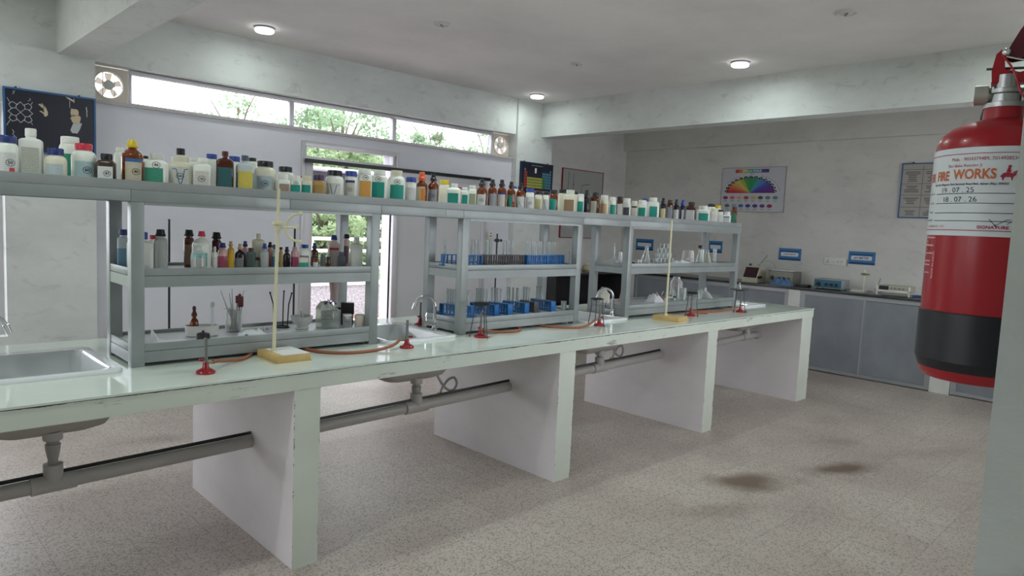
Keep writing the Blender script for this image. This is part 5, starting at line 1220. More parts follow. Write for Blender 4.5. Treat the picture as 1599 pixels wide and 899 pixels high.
box_stand(4.335, 2.715, .12, 'plain cream plastic rod on the far yellow wooden box', .735, False, .17, (.0, .0), False)
def retort(x, y, h, label, clamp):
    t = thing('retort_stand', label, 'retort stand', (x, y, BZ), 0, 'black retort stands behind the racks')
    b = B(); b.box(-.05, .05, -.13, .05, 0, .012, .003); obj('base', b, BLACKM, t)
    b = B(); b.rod((0, 0, .012), (0, 0, h), .0055, 10); obj('rod', b, BLACKM, t)
    if clamp: b = B(); b.box(-.012, .012, -.010, .010, h-.06, h-.035, .002); b.rod((-.03, 0, h-.047), (.035, 0, h-.047), .004, 8); b.sphere((.04, 0, h-.047), .011, 10, 6, sx=.6); obj('boss_clamp', b, DARKIRON, t)
retort(1.155, 3.61, .600, 'black retort stand rising behind the nearest rack, left one', False)
retort(1.812, 3.61, .583, 'black retort stand behind the nearest rack, in front of the doorway jamb', False)
retort(3.345, 3.61, .582, 'black retort stand with small clamp behind the test tube rack', True)
t = thing('knurled_pot', 'small dark knurled pot with knob at the shelf edge above the nearest burner', 'pot', (1.130, 3.092, LZ))
b = B(); m = 36; R = []
for rr, zz in ((.024, 0), (.027, .004), (.027, .030), (.022, .034)): R.append([Vector((rr*(1+.03*(j % 2))*math.cos(2*PI*j/m), rr*(1+.03*(j % 2))*math.sin(2*PI*j/m), zz)) for j in range(m)])
b.rings(R); obj('pot_body', b, pm('dark_bakelite', (.03, .026, .028), .3), t); b = B(); b.lathe([(.022, .034), (.012, .037), (.005, .039), (.005, .045), (.002, .046)], 16); obj('knob', b, MATS['dark_bakelite'], t)

# ================================================================ COUNTER ALONG THE FAR WALL
t = thing('stone_countertop', 'black stone worktop running along the far wall and round the corner', 'countertop', (0, 0, 0))
b = B(); b.box(7.945, 8.499, .18, 6.399, .905, .935, .003); b.box(6.45, 7.945, 5.80, 6.399, .905, .935, .003); obj('worktop', b, STONE, t)
for y0, y1, l in ((1.816, 1.996, 'white masonry pier under the far counter beside the extinguisher'), (3.39, 3.526, 'white masonry pier under the far counter between the grey doors'), (.45, .60, 'white masonry pier hidden behind the extinguisher'), (5.74, 5.86, 'white masonry pier at the inner corner of the far counter')):
    b = B(); b.box(7.955, 8.499, y0, y1, 0, .9045); tag(obj('counter_pier', b, pm('pier_white', (.72, .73, .70), .7, noise=.1, scale=6), smooth=0), l, 'pier', 'white piers under the far counter')
def cabinet(y0, y1, label, n=2):
    t = thing('base_cabinet', label, 'cabinet', (7.965, y0, 0), 0, 'grey sliding door cabinets under the far counter')
    L = y1-y0
    b = B(); b.box(0, .03, .002, L-.002, .862, .904); b.box(0, .03, .002, L-.002, .01, .045); b.box(0, .03, .002, .035, .045, .862); b.box(0, .03, L-.035, L-.002, .045, .862); b.box(.03, .5, .002, .02, .01, .9); b.box(.03, .5, L-.02, L-.002, .01, .9); b.box(.04, .5, .02, L-.02, .01, .04); obj('frame', b, CABF, t, smooth=0)
    w_ = (L-.07)/n
    for k in range(n):
        b = B(); off = .004 if k % 2 else .015
        a0, a1 = .035+k*w_-(.012 if k else 0), .035+(k+1)*w_
        b.box(off, off+.009, a0, a1, .046, .861); 
        d = obj('door', b, CABG, t, smooth=0)
        b = B(); b.box(off-.002, off, a0, a0+.018, .046, .861); b.box(off-.002, off, a1-.018, a1, .046, .861); obj('door_edge', b, CABF, d, smooth=0)
cabinet(1.998, 3.388, 'grey two door cabinet under the far counter between the white piers')
cabinet(3.528, 5.738, 'long grey cabinet under the far counter behind the far rack', 3)
cabinet(.602, 1.814, 'grey cabinet under the counter right behind the fire extinguisher')
t = thing('base_cabinet', 'dark open shelf cabinet under the corner counter', 'cabinet', (6.45, 6.39, 0))
b = B(); b.box(0, 1.46, -.56, -.54, .02, .9, 0) if False else None
b.box(.0, .02, -.55, 0, .01, .9); b.box(1.48, 1.50, -.55, 0, .01, .9); b.box(.02, 1.48, -.02, 0, .01, .9); b.box(.02, 1.48, -.55, -.02, .01, .03); b.box(.02, 1.48, -.50, -.02, .45, .47); obj('carcass', b, pm('dark_cabinet', (.035, .032, .035), .5), t, smooth=0)
CT = .935
# instruments
t = thing('colorimeter', 'cream analogue instrument with sloped dark display at the far counter', 'instrument', (8.20, 4.09, CT))
b = B(); 
prof = [(-.12, 0), (.10, 0), (.10, .16), (-.01, .20), (-.05, .19), (-.12, .05)]
b.rings([[Vector((x, y, z)) for x, z in prof] for y in (-.10, .10)]); obj('housing', b, pm('aged_cream', (.52, .50, .38), .5), t, smooth=20)
b = B(); b.rings([[Vector((-.123, y, .060)), Vector((-.058, y, .183)), Vector((-.052, y, .180)), Vector((-.117, y, .057))] for y in (-.085, .085)]); obj('display', b, pm('maroon_display', (.05, .02, .03), .2), t, smooth=20)
b = B(); b.box(-.115, .0, -.106, -.099, .05, .08, .002); obj('side_switch', b, BLACKM, t)
b = B(); b.lathe([(.018, 0), (.016, .03)], 14, (.0, .06, .195)); obj('knob', b, BLACKM, t)
b = B(); b.rod((.03, -.02, .19), (.03, -.14, .34), .006, 8); b.tube(smooth_path([(.03, -.06, .24), (.05, -.16, .27), (.06, -.24, .18), (.05, -.20, .0+.01)]), .003, 6); obj('probe', b, pm('grey_probe', (.3, .3, .28), .5), t)
def instrument(y0, y1, h, label, body, panel, x=8.20, d=.22):
    L = y1-y0; t = thing('bench_meter', label, 'instrument', (x, (y0+y1)/2, CT), 0, 'bench meters on the far counter')
    b = B(); b.box(-d/2, d/2, -L/2, L/2, .012, h, .004); obj('housing', b, body, t)
    b = B(); b.box(-d/2-.003, -d/2, -L/2+.008, L/2-.008, .02, h-.008, .001); obj('front_panel', b, panel, t)
    for k, (u, r) in enumerate(((-.30, .018), (-.12, .018), (.06, .018), (.34, .026))):
        b = B(); b.lathe([(r, 0), (r*.8, .014)], 16); b.xform(Matrix.Translation((-d/2-.003, u*L, h*.48)) @ Matrix.Rotation(-PI/2, 4, 'Y')); obj('dial', b, BLACKM, t)
    b = B()
    for sx in (-1, 1):
        for sy in (-1, 1): b.lathe([(.008, 0), (.009, .013)], 8, (sx*d*.38, sy*L*.4, 0))
    obj('foot', b, BLACKM, t)
    return t
instrument(3.545, 3.855, .165, 'olive grey meter half covered by a blue cloth', pm('olive_case', (.16, .155, .13), .5), pm('olive_panel', (.26, .25, .20), .4))
crumple('blue_cloth', 'crumpled blue cloth in front of the olive grey meter', 8.03, 3.66, CT, .12, .26, .10, pm('blue_cloth', (.09, .17, .30), .8), 21, 'cloth', 0, 12)
b = B(); b.box(-.09, .09, -.12, .12, 0, .006, .001); tag(at(obj('white_box_lid', b, PAPER), 8.21, 3.72, CT+.166), 'white flat box lid lying on the olive grey meter', 'lid')
instrument(2.985, 3.30, .115, 'blue fronted meter with four dark dials', pm('blue_grey_case', (.30, .34, .34), .5), pm('blue_panel', (.03, .13, .20), .4))
b = B(); b.box(-.05, .05, -.04, .04, 0, .03, .006); tag(at(obj('black_adapter', b, BLACKM), 8.12, 3.40, CT), 'small black power adapter between the two meters', 'adapter')
t = thing('electrode_stand', 'small cream electrode stand with cross clamp on the far counter', 'stand', (8.22, 2.80, CT))
b = B(); b.box(-.05, .05, -.03, .12, 0, .02, .003); obj('base', b, IVORY, t); b = B(); b.rod((0, 0, .02), (0, 0, .25), .007, 8); obj('rod', b, IVORY, t); b = B(); b.rod((0, -.05, .20), (0, .04, .20), .010, 8); b.box(-.015, .015, -.015, .015, .185, .215, .002); obj('clamp', b, pm('olive_clamp', (.28, .25, .12), .5), t)
t = thing('bench_meter', 'white footed meter with black display tilted up by the extinguisher', 'instrument', (8.18, 2.45, CT), 0, 'bench meters on the far counter')
b = B(); b.box(-.11, .12, -.15, .15, .045, .105, .004); obj('housing', b, pm('cream_case', (.45, .44, .34), .5), t)
b = B(); b.box(-.118, -.11, -.165, .165, .04, .055, .002); b.box(-.118, -.11, -.165, -.150, 0, .105, .002); b.box(-.118, -.11, .150, .165, 0, .105, .002); b.box(.09, .10, -.165, -.150, 0, .05); b.box(.09, .10, .150, .165, 0, .05); obj('white_stand', b, WHITEP, t)
b = B(); b.box(-.114, -.1105, .045, .14, .058, .10, .001); obj('display', b, BLACKM, t)
for k in range(4): b = B(); b.lathe([(.012, 0), (.010, .010)], 12); b.xform(Matrix.Translation((-.1105, .02-.04*k, .078)) @ Matrix.Rotation(-PI/2, 4, 'Y')); obj('dial', b, pm('grey_dial', (.25, .25, .23), .5), t)
t = thing('electrode', 'grey electrode leaning on a small bottle left of the white footed meter', 'electrode', (8.20, 2.665, CT)); b = B(); b.rod((0, 0, .005), (.0, -.04, .17), .006, 8); obj('probe', b, MATS['grey_probe'], t); b = B(); b.lathe([(.02, 0), (.02, .03), (.01, .04), (.01, .05)], 12, (0, .004, 0)); obj('bottle_base', b, PLAST, t)
b = B(); b.box(-.06, .06, -.06, .06, 0, .02, .002); tag(at(obj('blue_book', b, pm('blue_cover', (.03, .06, .22), .5)), 8.20, 2.22, CT), 'dark blue book on the counter beside the extinguisher', 'book')
for i, (x, y, r, h, m_, l) in enumerate(((7.10, 6.08, .05, .18, PLAST, 'clear bottle on the corner counter left of a cream bowl'), (7.28, 6.02, .07, .09, pm('tan_bowl', (.48, .40, .26), .5), 'tan bowl on the corner counter'), (7.5, 6.1, .05, .12, IVORY, 'cream jar on the corner counter'))):
    t = thing('counter_container', l, 'container', (x, y, CT), 0); b = B(); b.lathe([(r*.8, 0), (r, h*.2), (r, h*.75), (r*.6, h*.9), (r*.6, h)], 20); obj('container_body', b, m_, t); b = B(); b.lathe([(r*.64, h), (r*.64, h*1.1), (r*.5, h*1.12)], 16); obj('lid', b, WHITEP, t)

# ================================================================ POSTERS, SIGNS, BOARD
def board(name, label, cat, w_, h_, frame, face, thick=.02, fw=.012, parts=None):
    t = thing(name, label, cat)
    b = B(); b.box(0, w_, 0, fw, 0, thick); b.box(0, w_, h_-fw, h_, 0, thick); b.box(0, fw, fw, h_-fw, 0, thick); b.box(w_-fw, w_, fw, h_-fw, 0, thick); obj('frame', b, frame, t, smooth=0)
    b = B(); b.box(fw, w_-fw, fw, h_-fw, 0, thick*.7); obj('panel', b, face, t, smooth=0)
    return t
BLUEF = pm('blue_frame', (.03, .12, .30), .4)
# blackboard poster with a molecule and a man in profile
W_, H_ = .565, .44
t = board('wall_poster', 'dark framed poster with chalk molecule, a hand and a man in profile', 'poster', W_, H_, BLUEF, pm('poster_black', (.012, .013, .026), .35))
face_minus_y(t, .832, 5.995, 1.862)
Z = .0146
CH = pm('chalk', (.55, .57, .58), .8)
b = B(); b.flat = True
def ngon(cx, cy, r, n, a0): return [(cx+r*math.cos(a0+2*PI*i/n), cy+r*math.sin(a0+2*PI*i/n)) for i in range(n)]
cx, cy = .10, .275
for k in range(4):
    a = PI/4+k*PI/2; b.line(ngon(cx+.062*math.cos(a), cy+.062*math.sin(a), .024, 5, a+PI), .0035, Z, True)
for k in range(4):
    a = k*PI/2; r = .064; P = [(cx+.050*math.cos(a+s*.42)*1.05, cy+.050*math.sin(a+s*.42)*1.05) for s in (-1, 1)]
    b.line([P[0], (cx+r*1.12*math.cos(a), cy+r*1.12*math.sin(a)), P[1]], .0035, Z)
    b.line([(cx, cy), (cx+.04*math.cos(a+PI/4), cy+.04*math.sin(a+PI/4))], .003, Z)
for a, e in ((PI/4, .03), (3*PI/4, .045), (-PI/4, .025), (-3*PI/4, .06)):
    p = (cx+.086*math.cos(a), cy+.086*math.sin(a)); b.line([p, (p[0]+e*math.cos(a)*.5, p[1]+e*math.sin(a)*.9)], .003, Z)
b.line([(.055, .395), (.065, .405), (.058, .412), (.07, .418)], .003, Z); b.line([(.05, .15), (.06, .135), (.052, .12), (.066, .105), (.058, .09)], .003, Z)
b.line([(.145, .36), (.16, .37), (.155, .38)], .003, Z)
obj('chalk_molecule', b, CH, t, smooth=0)
SK = pm('poster_skin', (.58, .48, .33), .6)
b = B(); b.flat = True
for P in ([(.205, .345), (.215, .352), (.235, .335), (.232, .322), (.222, .33)], [(.222, .352), (.228, .356), (.245, .335), (.24, .325)], [(.232, .34), (.246, .338), (.262, .30), (.262, .278), (.25, .265), (.238, .27), (.24, .30)], [(.21, .30), (.222, .303), (.242, .29), (.240, .280), (.225, .29)]): b.poly(P, Z)
obj('painted_hand', b, SK, t, smooth=0)
b = B(); b.flat = True
b.poly([(.405, .345), (.455, .345), (.463, .30), (.468, .285), (.46, .25), (.44, .235), (.42, .238), (.415, .250), (.408, .252), (.41, .264), (.400, .272), (.408, .285), (.402, .31)], Z)
b.poly([(.37, .425), (.40, .42), (.425, .405), (.422, .395), (.39, .41)], Z)
obj('painted_face', b, SK, t, smooth=0)
b = B(); b.flat = True; b.poly([(.418, .240), (.44, .236), (.462, .25), (.475, .245), (.46, .20), (.445, .17), (.41, .17), (.40, .19)], Z); obj('painted_collar', b, pm('poster_white', (.45, .50, .50), .6), t, smooth=0)
b = B(); b.flat = True; b.poly([(.405, .347), (.412, .372), (.445, .385), (.475, .372), (.482, .33), (.468, .295), (.455, .30), (.452, .335), (.44, .347)], Z+.0004); b.line([(.402, .302), (.425, .300), (.425, .292), (.405, .292), (.402, .302)], .004, Z+.0004); b.line([(.425, .298), (.458, .303)], .003, Z+.0004); obj('painted_hair', b, pm('poster_hair', (.03, .03, .045), .6), t, smooth=0)
b = B(); b.flat = True; b.line([(.505, .37), (.508, .30)], .005, Z); b.line([(.50, .36), (.512, .34)], .003, Z); b.line([(.398, .40), (.398, .35)], .003, Z); b.line([(.425, .42), (.425, .39)], .004, Z); obj('light_streak', b, CH, t, smooth=0)
b = B(); b.rod((.10, H_+.004, .01), (.10, H_+.006, .01), .005); 
for x in (.075, .46):
    b = B() if x != .075 else b; b.box(x-.006, x+.006, H_, H_+.010, 0, .012); obj('hook', b, DARKIRON, t)
# periodic table poster
W_, H_ = .565, .43
t = board('periodic_table_poster', 'dark poster with coloured periodic table on the column', 'poster', W_, H_, pm('navy_frame', (.012, .03, .07), .4), MATS['poster_black'])
face_minus_y(t, 5.878, 5.995, 1.845)
rows = [('R', [0], ), ]
colr = dict(R=(.38, .04, .04), Y=(.40, .42, .08), G=(.05, .25, .08), B=(.06, .22, .30), V=(.12, .22, .34), P=(.34, .20, .26), Q=(.20, .07, .20))
cw, chh = .0265, .0335; x0 = .062; y0 = H_-.075
cells = {k: B() for k in colr}
for b_ in cells.values(): b_.flat = True
for r in range(7):
    for c in range(18):
        k = None
        if c == 0: k = 'R' if r else 'V'
        elif c == 1 and r: k = 'R'
        elif c == 17: k = 'V'
        elif r in (1, 2) and 12 <= c <= 16: k = 'B'
        elif r >= 3 and 2 <= c <= 11: k = 'Y'
        elif r >= 3 and c in (12, 13): k = 'G'
        elif r >= 3 and 14 <= c <= 16: k = 'B'
        if k: cells[k].quad(x0+c*cw+.002, x0+(c+1)*cw-.002, y0-(r+1)*chh+.003, y0-r*chh-.003, Z)
for r in range(2):
    for c in range(15): cells['P' if r == 0 else 'Q'].quad(x0+(c+2.5)*cw+.002, x0+(c+3.5)*cw-.002, y0-(r+8.6)*chh+.003, y0-(r+7.6)*chh-.003, Z)
for k, b_ in cells.items(): obj('element_cells', b_, pm('cell_'+k, colr[k], .5), t, smooth=0)
b = B(); b.flat = True; b.quad(.245, .275, H_-.125, H_-.065, Z); obj('key_cell', b, PAPER, t, smooth=0)
b = B(); b.flat = True; b.text('Periodic Table of Elements', .018, W_/2, H_-.035, Z); obj('title', b, CH, t, smooth=0)
b = B(); b.box(.06, .07, H_, H_+.01, 0, .012); obj('hook', b, DARKIRON, t); b = B(); b.box(.47, .48, H_, H_+.01, 0, .012); obj('hook', b, DARKIRON, t)
# pH chart
W_, H_ = .875, .575
t = board('ph_chart', 'white chart with a rainbow half circle fan titled THE pH SCALE', 'poster', W_, H_, pm('chart_edge', (.35, .35, .36), .4), pm('chart_white', (.56, .56, .60), .5), .02, .008)
face_minus_x(t, 8.498, 4.788, 1.812)
b = B(); b.flat = True
grad = [(.55, .05, .05), (.60, .22, .05), (.55, .45, .06), (.20, .35, .06), (.03, .25, .08), (.03, .22, .20), (.05, .25, .40), (.05, .14, .35), (.08, .06, .25), (.09, .03, .17)]
for i, c in enumerate(grad): b.use(pm('rainbow_%d' % i, c, .5)); b.quad(.19+.046*i, .19+.046*(i+1), .505, .55, Z)
fan = [(.60, .03, .05), (.62, .10, .05), (.62, .22, .08), (.62, .36, .10), (.60, .50, .12), (.35, .42, .08), (.06, .30, .08), (.03, .28, .10), (.04, .28, .14), (.06, .30, .42), (.08, .20, .50), (.06, .10, .40), (.08, .05, .32), (.10, .03, .25), (.13, .02, .20)]
FX, FY, RX, RY = .41, .245, .335, .205
for i, c in enumerate(fan):
    a0, a1 = PI-PI*i/15, PI-PI*(i+1)/15
    b.use(pm('fan_%d' % i, c, .5)); b.poly([(FX, FY), (FX+RX*math.cos(a0), FY+RY*math.sin(a0)), (FX+RX*math.cos((a0+a1)/2), FY+RY*math.sin((a0+a1)/2)), (FX+RX*math.cos(a1), FY+RY*math.sin(a1))], Z)
obj('colour_fan', b, None, t, smooth=0)
b = B(); b.flat = True; b.text('THE pH SCALE', .040, .42, .5275, Z+.0008, bold=True); obj('title', b, PAPER, t, smooth=0)
b = B(); b.flat = True
for i in range(15):
    a = PI-PI*(i+.5)/15; b.disc((FX+RX*math.cos(a), FY+RY*math.sin(a)), .026, 14, Z+.0006, .62)
obj('scale_disc', b, INK, t, smooth=0)
b = B(); b.flat = True
for i in range(15):
    a = PI-PI*(i+.5)/15; b.text(str(i), .024, FX+RX*math.cos(a), FY+RY*math.sin(a)-.004, Z+.001, bold=True)
obj('scale_number', b, PAPER, t, smooth=0)
b = B(); b.flat = True
oc = [(.30, .03, .12), (.55, .15, .22), (.60, .35, .22), (.35, .08, .08), (.55, .45, .10), (.08, .10, .07), (.12, .25, .20), (.10, .25, .22), (.10, .16, .10), (.30, .36, .42), (.05, .16, .34), (.05, .07, .28), (.09, .04, .22), (.10, .07, .22), (.28, .03, .10)]
for i, c in enumerate(oc):
    r_, k_ = divmod(i, 8); x = .07+k_*.098+(.03 if r_ else 0); y = .185-r_*.105
    b = B(); b.flat = True; b.disc((x, y), .036, 18, Z, .62); obj('picture_oval', b, pm('oval_%d' % i, c, .5), t, smooth=0)
b = B(); b.flat = True
for i in range(15):
    r_, k_ = divmod(i, 8); x = .07+k_*.098+(.03 if r_ else 0); y = .185-r_*.105
    b.quad(x-.022, x+.022, y-.046, y-.041, Z)
b.text('Neutral', .018, .42, .487, Z); b.line([(FX+.40*math.cos(a), FY+.235*math.sin(a)) for a in [.1+.1*i for i in range(12)]], .003, Z); b.line([(FX+.40*math.cos(a), FY+.235*math.sin(a)) for a in [1.95+.1*i for i in range(11)]], .002, Z)
obj('caption', b, INK, t, smooth=0)
# tabular chart half hidden by the extinguisher
W_, H_ = .62, .60
t = board('table_chart', 'grey table chart in a dark blue frame beside the fire extinguisher', 'poster', W_, H_, BLUEF, pm('chart_grey', (.40, .38, .35), .5), .02, .012)
face_minus_x(t, 8.498, 2.60, 1.778)
b = B(); b.flat = True
for y in (.12, .25, .375, .53): b.line([(.015, y), (W_-.015, y)], .0035, Z)
for x in (.215, .43): b.line([(x, .012), (x, .56)], .0035, Z)
rnd = random.Random(4)
for x0_, x1_ in ((.03, .20), (.235, .415), (.45, .60)):
    for y0_, n in ((.035, 3), (.155, 4), (.285, 4), (.40, 6)):
        for i in range(n):
            L = (x1_-x0_)*rnd.uniform(.4, .95); c = (x0_+x1_)/2; b.quad(c-L/2, c+L/2, y0_+i*.02, y0_+i*.02+.0065, Z)
obj('table_print', b, INK, t, smooth=0)
b = B(); b.box(.10, .115, H_, H_+.012, 0, .012); obj('hook', b, DARKIRON, t)
# blue notices
def notice(y, z, w_, h_, txt, label, full=True):
    t = thing('notice', label, 'notice', (0, 0, 0), 0, 'blue notices taped above the far counter')
    b = B(); b.box(0, w_, 0, h_, 0, .002); obj('sheet', b, pm('notice_blue', (.045, .20, .45), .5), t, smooth=0)
    b = B(); b.flat = True; b.quad(w_*.04, w_*.98, 0.004, h_*.16, .0024); b.quad(w_*.06, w_*.9, h_*.72, h_*.8, .0024); obj('dark_band', b, pm('notice_dark', (.012, .05, .16), .5), t, smooth=0)
    b = B(); b.flat = True; x0_, x1_, y0_, y1_ = w_*.10, w_*.88, h_*.34, h_*.66; r = (y1_-y0_)*.3
    P = []
    for cx_, cy_, a0 in ((x1_-r, y1_-r, 0), (x0_+r, y1_-r, PI/2), (x0_+r, y0_+r, PI), (x1_-r, y0_+r, 1.5*PI)):
        P += [(cx_+r*math.cos(a0+PI/2*i/4), cy_+r*math.sin(a0+PI/2*i/4)) for i in range(5)]
    b.poly(P, .0028); obj('white_field', b, PAPER, t, smooth=0)
    if txt: b = B(); b.flat = True; b.text(txt, h_*(.24 if len(txt) < 10 else .13), w_*.49, h_*.50, .0034, bold=True); obj('lettering', b, pm('notice_ink', (.10, .13, .22), .5), t, smooth=0)
    face_minus_x(t, 8.499, y, z)
notice(3.935, 1.222, .285, .15, 'POTENTIOMETER', 'blue notice with thin white lettering strip above the olive grey meter')
notice(3.090, 1.230, .295, .15, 'pH METER', 'blue notice reading pH METER above the cream electrode stand')
notice(6.13, 1.225, .31, .165, '', 'blue notice behind the clamp stand, seen through the far rack')
notice(4.92, 1.255, .20, .16, '', 'blue notice seen through glassware at the right of the far rack')
t = thing('socket_plate', 'white power socket plate on the far wall between the blue notices', 'socket'); b = B(); b.box(0, .25, 0, .085, 0, .012, .003); obj('plate', b, WHITEP, t)
b = B(); b.flat = True
for x, y in ((.045, .055), (.035, .032), (.055, .032)): b.disc((x, y), .006, 10, .0125)
b.quad(.09, .10, .03, .034, .0125); b.quad(.115, .125, .03, .034, .0125)
for x in (.165, .205): b.line([(x-.01, .028), (x, .055), (x+.01, .028)], .003, .0125)
obj('socket_hole', b, INK, t, smooth=0)
b = B(); b.box(.265, .268, -.01, .07, 0, .004); obj('wire_cover', b, DARKIRON, t)
face_minus_x(t, 8.499, 3.365, 1.205)
t = thing('socket_plate', 'small beige socket high on the column seen through the test tube rack', 'socket'); b = B(); b.box(0, .055, 0, .075, 0, .012, .003); obj('plate', b, IVORY, t); b = B(); b.flat = True; b.quad(.01, .045, .045, .06, .0125); b.quad(.01, .045, .015, .03, .0125); obj('switch', b, pm('beige_dark', (.3, .24, .17), .5), t, smooth=0)
face_minus_y(t, 5.43, 6.014, 1.345)
# red framed board on the recessed wall
t = board('drawing_board', 'grey whiteboard in thin red frame with black apparatus sketch', 'whiteboard', .88, .95, pm('red_frame', (.30, .03, .04), .4), pm('board_grey', (.40, .41, .39), .35), .02, .010)
face_minus_y(t, 7.075, 6.395, 1.365)
b = B(); b.flat = True
for P in ([(.13, .90), (.12, .60), (.14, .5)], [(.23, .89), (.235, .55)], [(.12, .66), (.26, .66), (.33, .62)], [(.22, .74), (.25, .74)], [(.42, .74), (.40, .62), (.39, .50)], [(.42, .74), (.58, .76)], [(.06, .59), (.10, .60)], [(.20, .50), (.45, .48), (.47, .35), (.22, .36), (.20, .50)], [(.55, .55), (.75, .56)], [(.55, .40), (.80, .41)], [(.56, .30), (.72, .31)], [(.10, .25), (.30, .26)]): b.line(P, .007, .0146)
obj('ink_sketch', b, INK, t, smooth=0)

# ================================================================ FIRE EXTINGUISHER
EX, EY, ER = 1.300, .262, .0855
t = thing('fire_extinguisher', 'red fire extinguisher with white service label and black base band', 'fire extinguisher', (EX, EY, 1.29))
g = 1.29
b = B(); b.lathe([(.030, .006), (.060, .004), (.066, .0), (.074, .0), (.080, .008), (ER, .026), (ER, .352), (ER*.985, .367), (ER*.92, .381), (ER*.78, .392), (ER*.58, .400), (.036, .404), (.027, .407), (.026, .426)], 64)
red = pm('extinguisher_red', (.33, .009, .018), .28, coat=.1)
obj('cylinder_body', b, red, t, smooth=40)
b = B(); b.lathe([(ER+.0008, .030), (ER+.0022, .031), (ER+.0022, .106), (ER+.0008, .107)], 64, cap0=False, cap1=False); b.lathe([(ER-.003, .016), (ER+.0022, .031)], 64, cap0=False, cap1=False); obj('base_band', b, pm('black_band', (.010, .010, .014), .4), t)
vx, vy = math.sin(math.radians(78.6)), math.cos(math.radians(78.6))   # from camera to bottle
def cyl(phi, z, off=.0): r = ER+off; c, s = math.cos(phi), math.sin(phi); return (r*(-vx*c+vy*s), r*(-vy*c-vx*s), z)
def wrap(bb, p0, zc, off):
    bb.bm.verts.ensure_lookup_table()
    for v in bb.bm.verts: v.co = Vector(cyl(p0+v.co.x/ER, zc+v.co.y, off))
    bb.flat = True; return bb
b = B(); n = 40; p0, p1, z0, z1 = math.radians(-150), math.radians(21), .225, .357
V = []; 
for i in range(n+1):
    p = p0+(p1-p0)*i/n; V += [cyl(p, z0, .0010), cyl(p, z1, .0010)]
b.faces(V, [(2*i, 2*i+2, 2*i+3, 2*i+1) for i in range(n)])
L = obj('service_label', b, pm('service_label_paper', (.62, .66, .68), .35), t, smooth=60)
def lab_text(name, items, mat):
    b = B(); b.flat = True
    for it in items:
        k = it[0]
        if k == 't':
            _, txt, size, deg, z, al, sx, bold, sh = it
            q = B(); q.text(txt, size, 0, 0, 0, al, bold, sx, sh); wrap(q, math.radians(deg), z, .0016)
        else:
            _, d0, d1, z, w_ = it; q = B(); m_ = 24; vs = []
            for i in range(m_+1):
                p = math.radians(d0+(d1-d0)*i/m_); vs += [cyl(p, z-w_/2, .0015), cyl(p, z+w_/2, .0015)]
            q.faces(vs, [(2*i, 2*i+2, 2*i+3, 2*i+1) for i in range(m_)])
        q.bm.verts.index_update(); b.faces([tuple(v.co) for v in q.bm.verts], [[v.index for v in f.verts] for f in q.bm.faces]); q.bm.free()
    return obj(name, b, mat, L, smooth=0)
dr = pm('print_dark_red', (.35, .02, .05), .5)
lab_text('red_print', [('t', 'Mob. : 9024379489, 7014928234', .0070, 17, .3395, 'RIGHT', .95, False, 0), ('t', 'Shri Baba Ramdev Ji', .0062, -46, .3300, 'LEFT', 1.0, False, 0), ('l', -150, 20, .3475, .0010), ('l', -150, 20, .2335, .0012),
                       ('t', 'SIGNATURE', .0064, 14, .2385, 'RIGHT', 1.15, True, 0), ('t', 'CO. ADDRESS CO. LTD', .0048, -78, .2385, 'LEFT', 1.0, False, 0)], dr)
lab_text('orange_title', [('t', 'JBR', .0185, -78, .3140, 'LEFT', .66, True, 0), ('t', 'FIRE',   .0198, -61, .3150, 'LEFT', .72, True, 0), ('t', 'WORKS', .0205, -.5, .3165, 'RIGHT', .78, True, 0)], pm('print_orange', (.55, .12, .02), .5))
lab_text('black_print', [('t', 'Near Shiv Bhagwan Park Sarswati Road Beh. Ajmer (Raj.) 305022', .0043, 10, .3025, 'RIGHT', .98, True, .15), ('l', -60, 18, .2885, .0009), ('l', -60, 18, .2740, .0009), ('l', -60, 18, .2595, .0009), ('l', -60, 18, .2475, .0009),
                       ('t', 'Serviced on', .0048, -64, .2895, 'RIGHT', 1, False, 0), ('t', 'Due on', .0048, -64, .2750, 'RIGHT', 1, False, 0), ('t', 'Refilled', .0048, -64, .2605, 'RIGHT', 1, False, 0), ('t', 'Checked by', .0048, -64, .2485, 'RIGHT', 1, False, 0)], INK)
lab_text('handwritten_date', [('t', '19 . 07 . 25', .0110, -17, .2935, 'RIGHT', 1.05, False, -.1), ('t', '18 . 07 . 26', .0110, -14, .2795, 'RIGHT', 1.05, False, -.1)], pm('pen_ink', (.04, .05, .08), .5))
# rider emblem and signature stroke
b = B(); b.flat = True
b.poly([(-.010, -.003), (-.006, .002), (.000, .003), (.006, .001), (.010, .004), (.009, -.001), (.006, -.004), (.005, -.010), (.003, -.004), (-.004, -.004), (-.006, -.010), (-.008, -.004)]); b.poly([(-.003, .003), (-.001, .010), (.002, .010), (.003, .003)]); b.disc((.001, .0115), .0022, 10); b.line([(.006, .003), (.013, .006)], .0016)
wrap(b, math.radians(9), .316, .0016); obj('rider_emblem', b, dr, L, smooth=0)
b = B(); b.flat = True; b.line([(-.016, .006), (-.008, -.003), (.006, .006), (.010, .006)], .0009); b.line([(.006, -.001), (.016, .007)], .0009); b.line([(-.009, -.002), (-.006, -.006)], .0016); wrap(b, math.radians(8), .2445, .0016); obj('signature_stroke', b, MATS['pen_ink'], L, smooth=0)
b = B(); b.flat = True; 
for i, (d0, d1) in enumerate(((-84, -56), (-84, -70), (-84, -58), (-84, -72), (-84, -58), (-84, -80), (-84, -62), (-84, -62), (-84, -76), (-84, -62))):
    z = .2200-i*.0062; q = B(); vs = []
    for k in range(9):
        p = math.radians(d0+(d1-d0)*k/8); vs += [cyl(p, z, .0008), cyl(p, z+.0022, .0008)]
    b.faces(vs, [(2*k, 2*k+2, 2*k+3, 2*k+1) for k in range(8)])
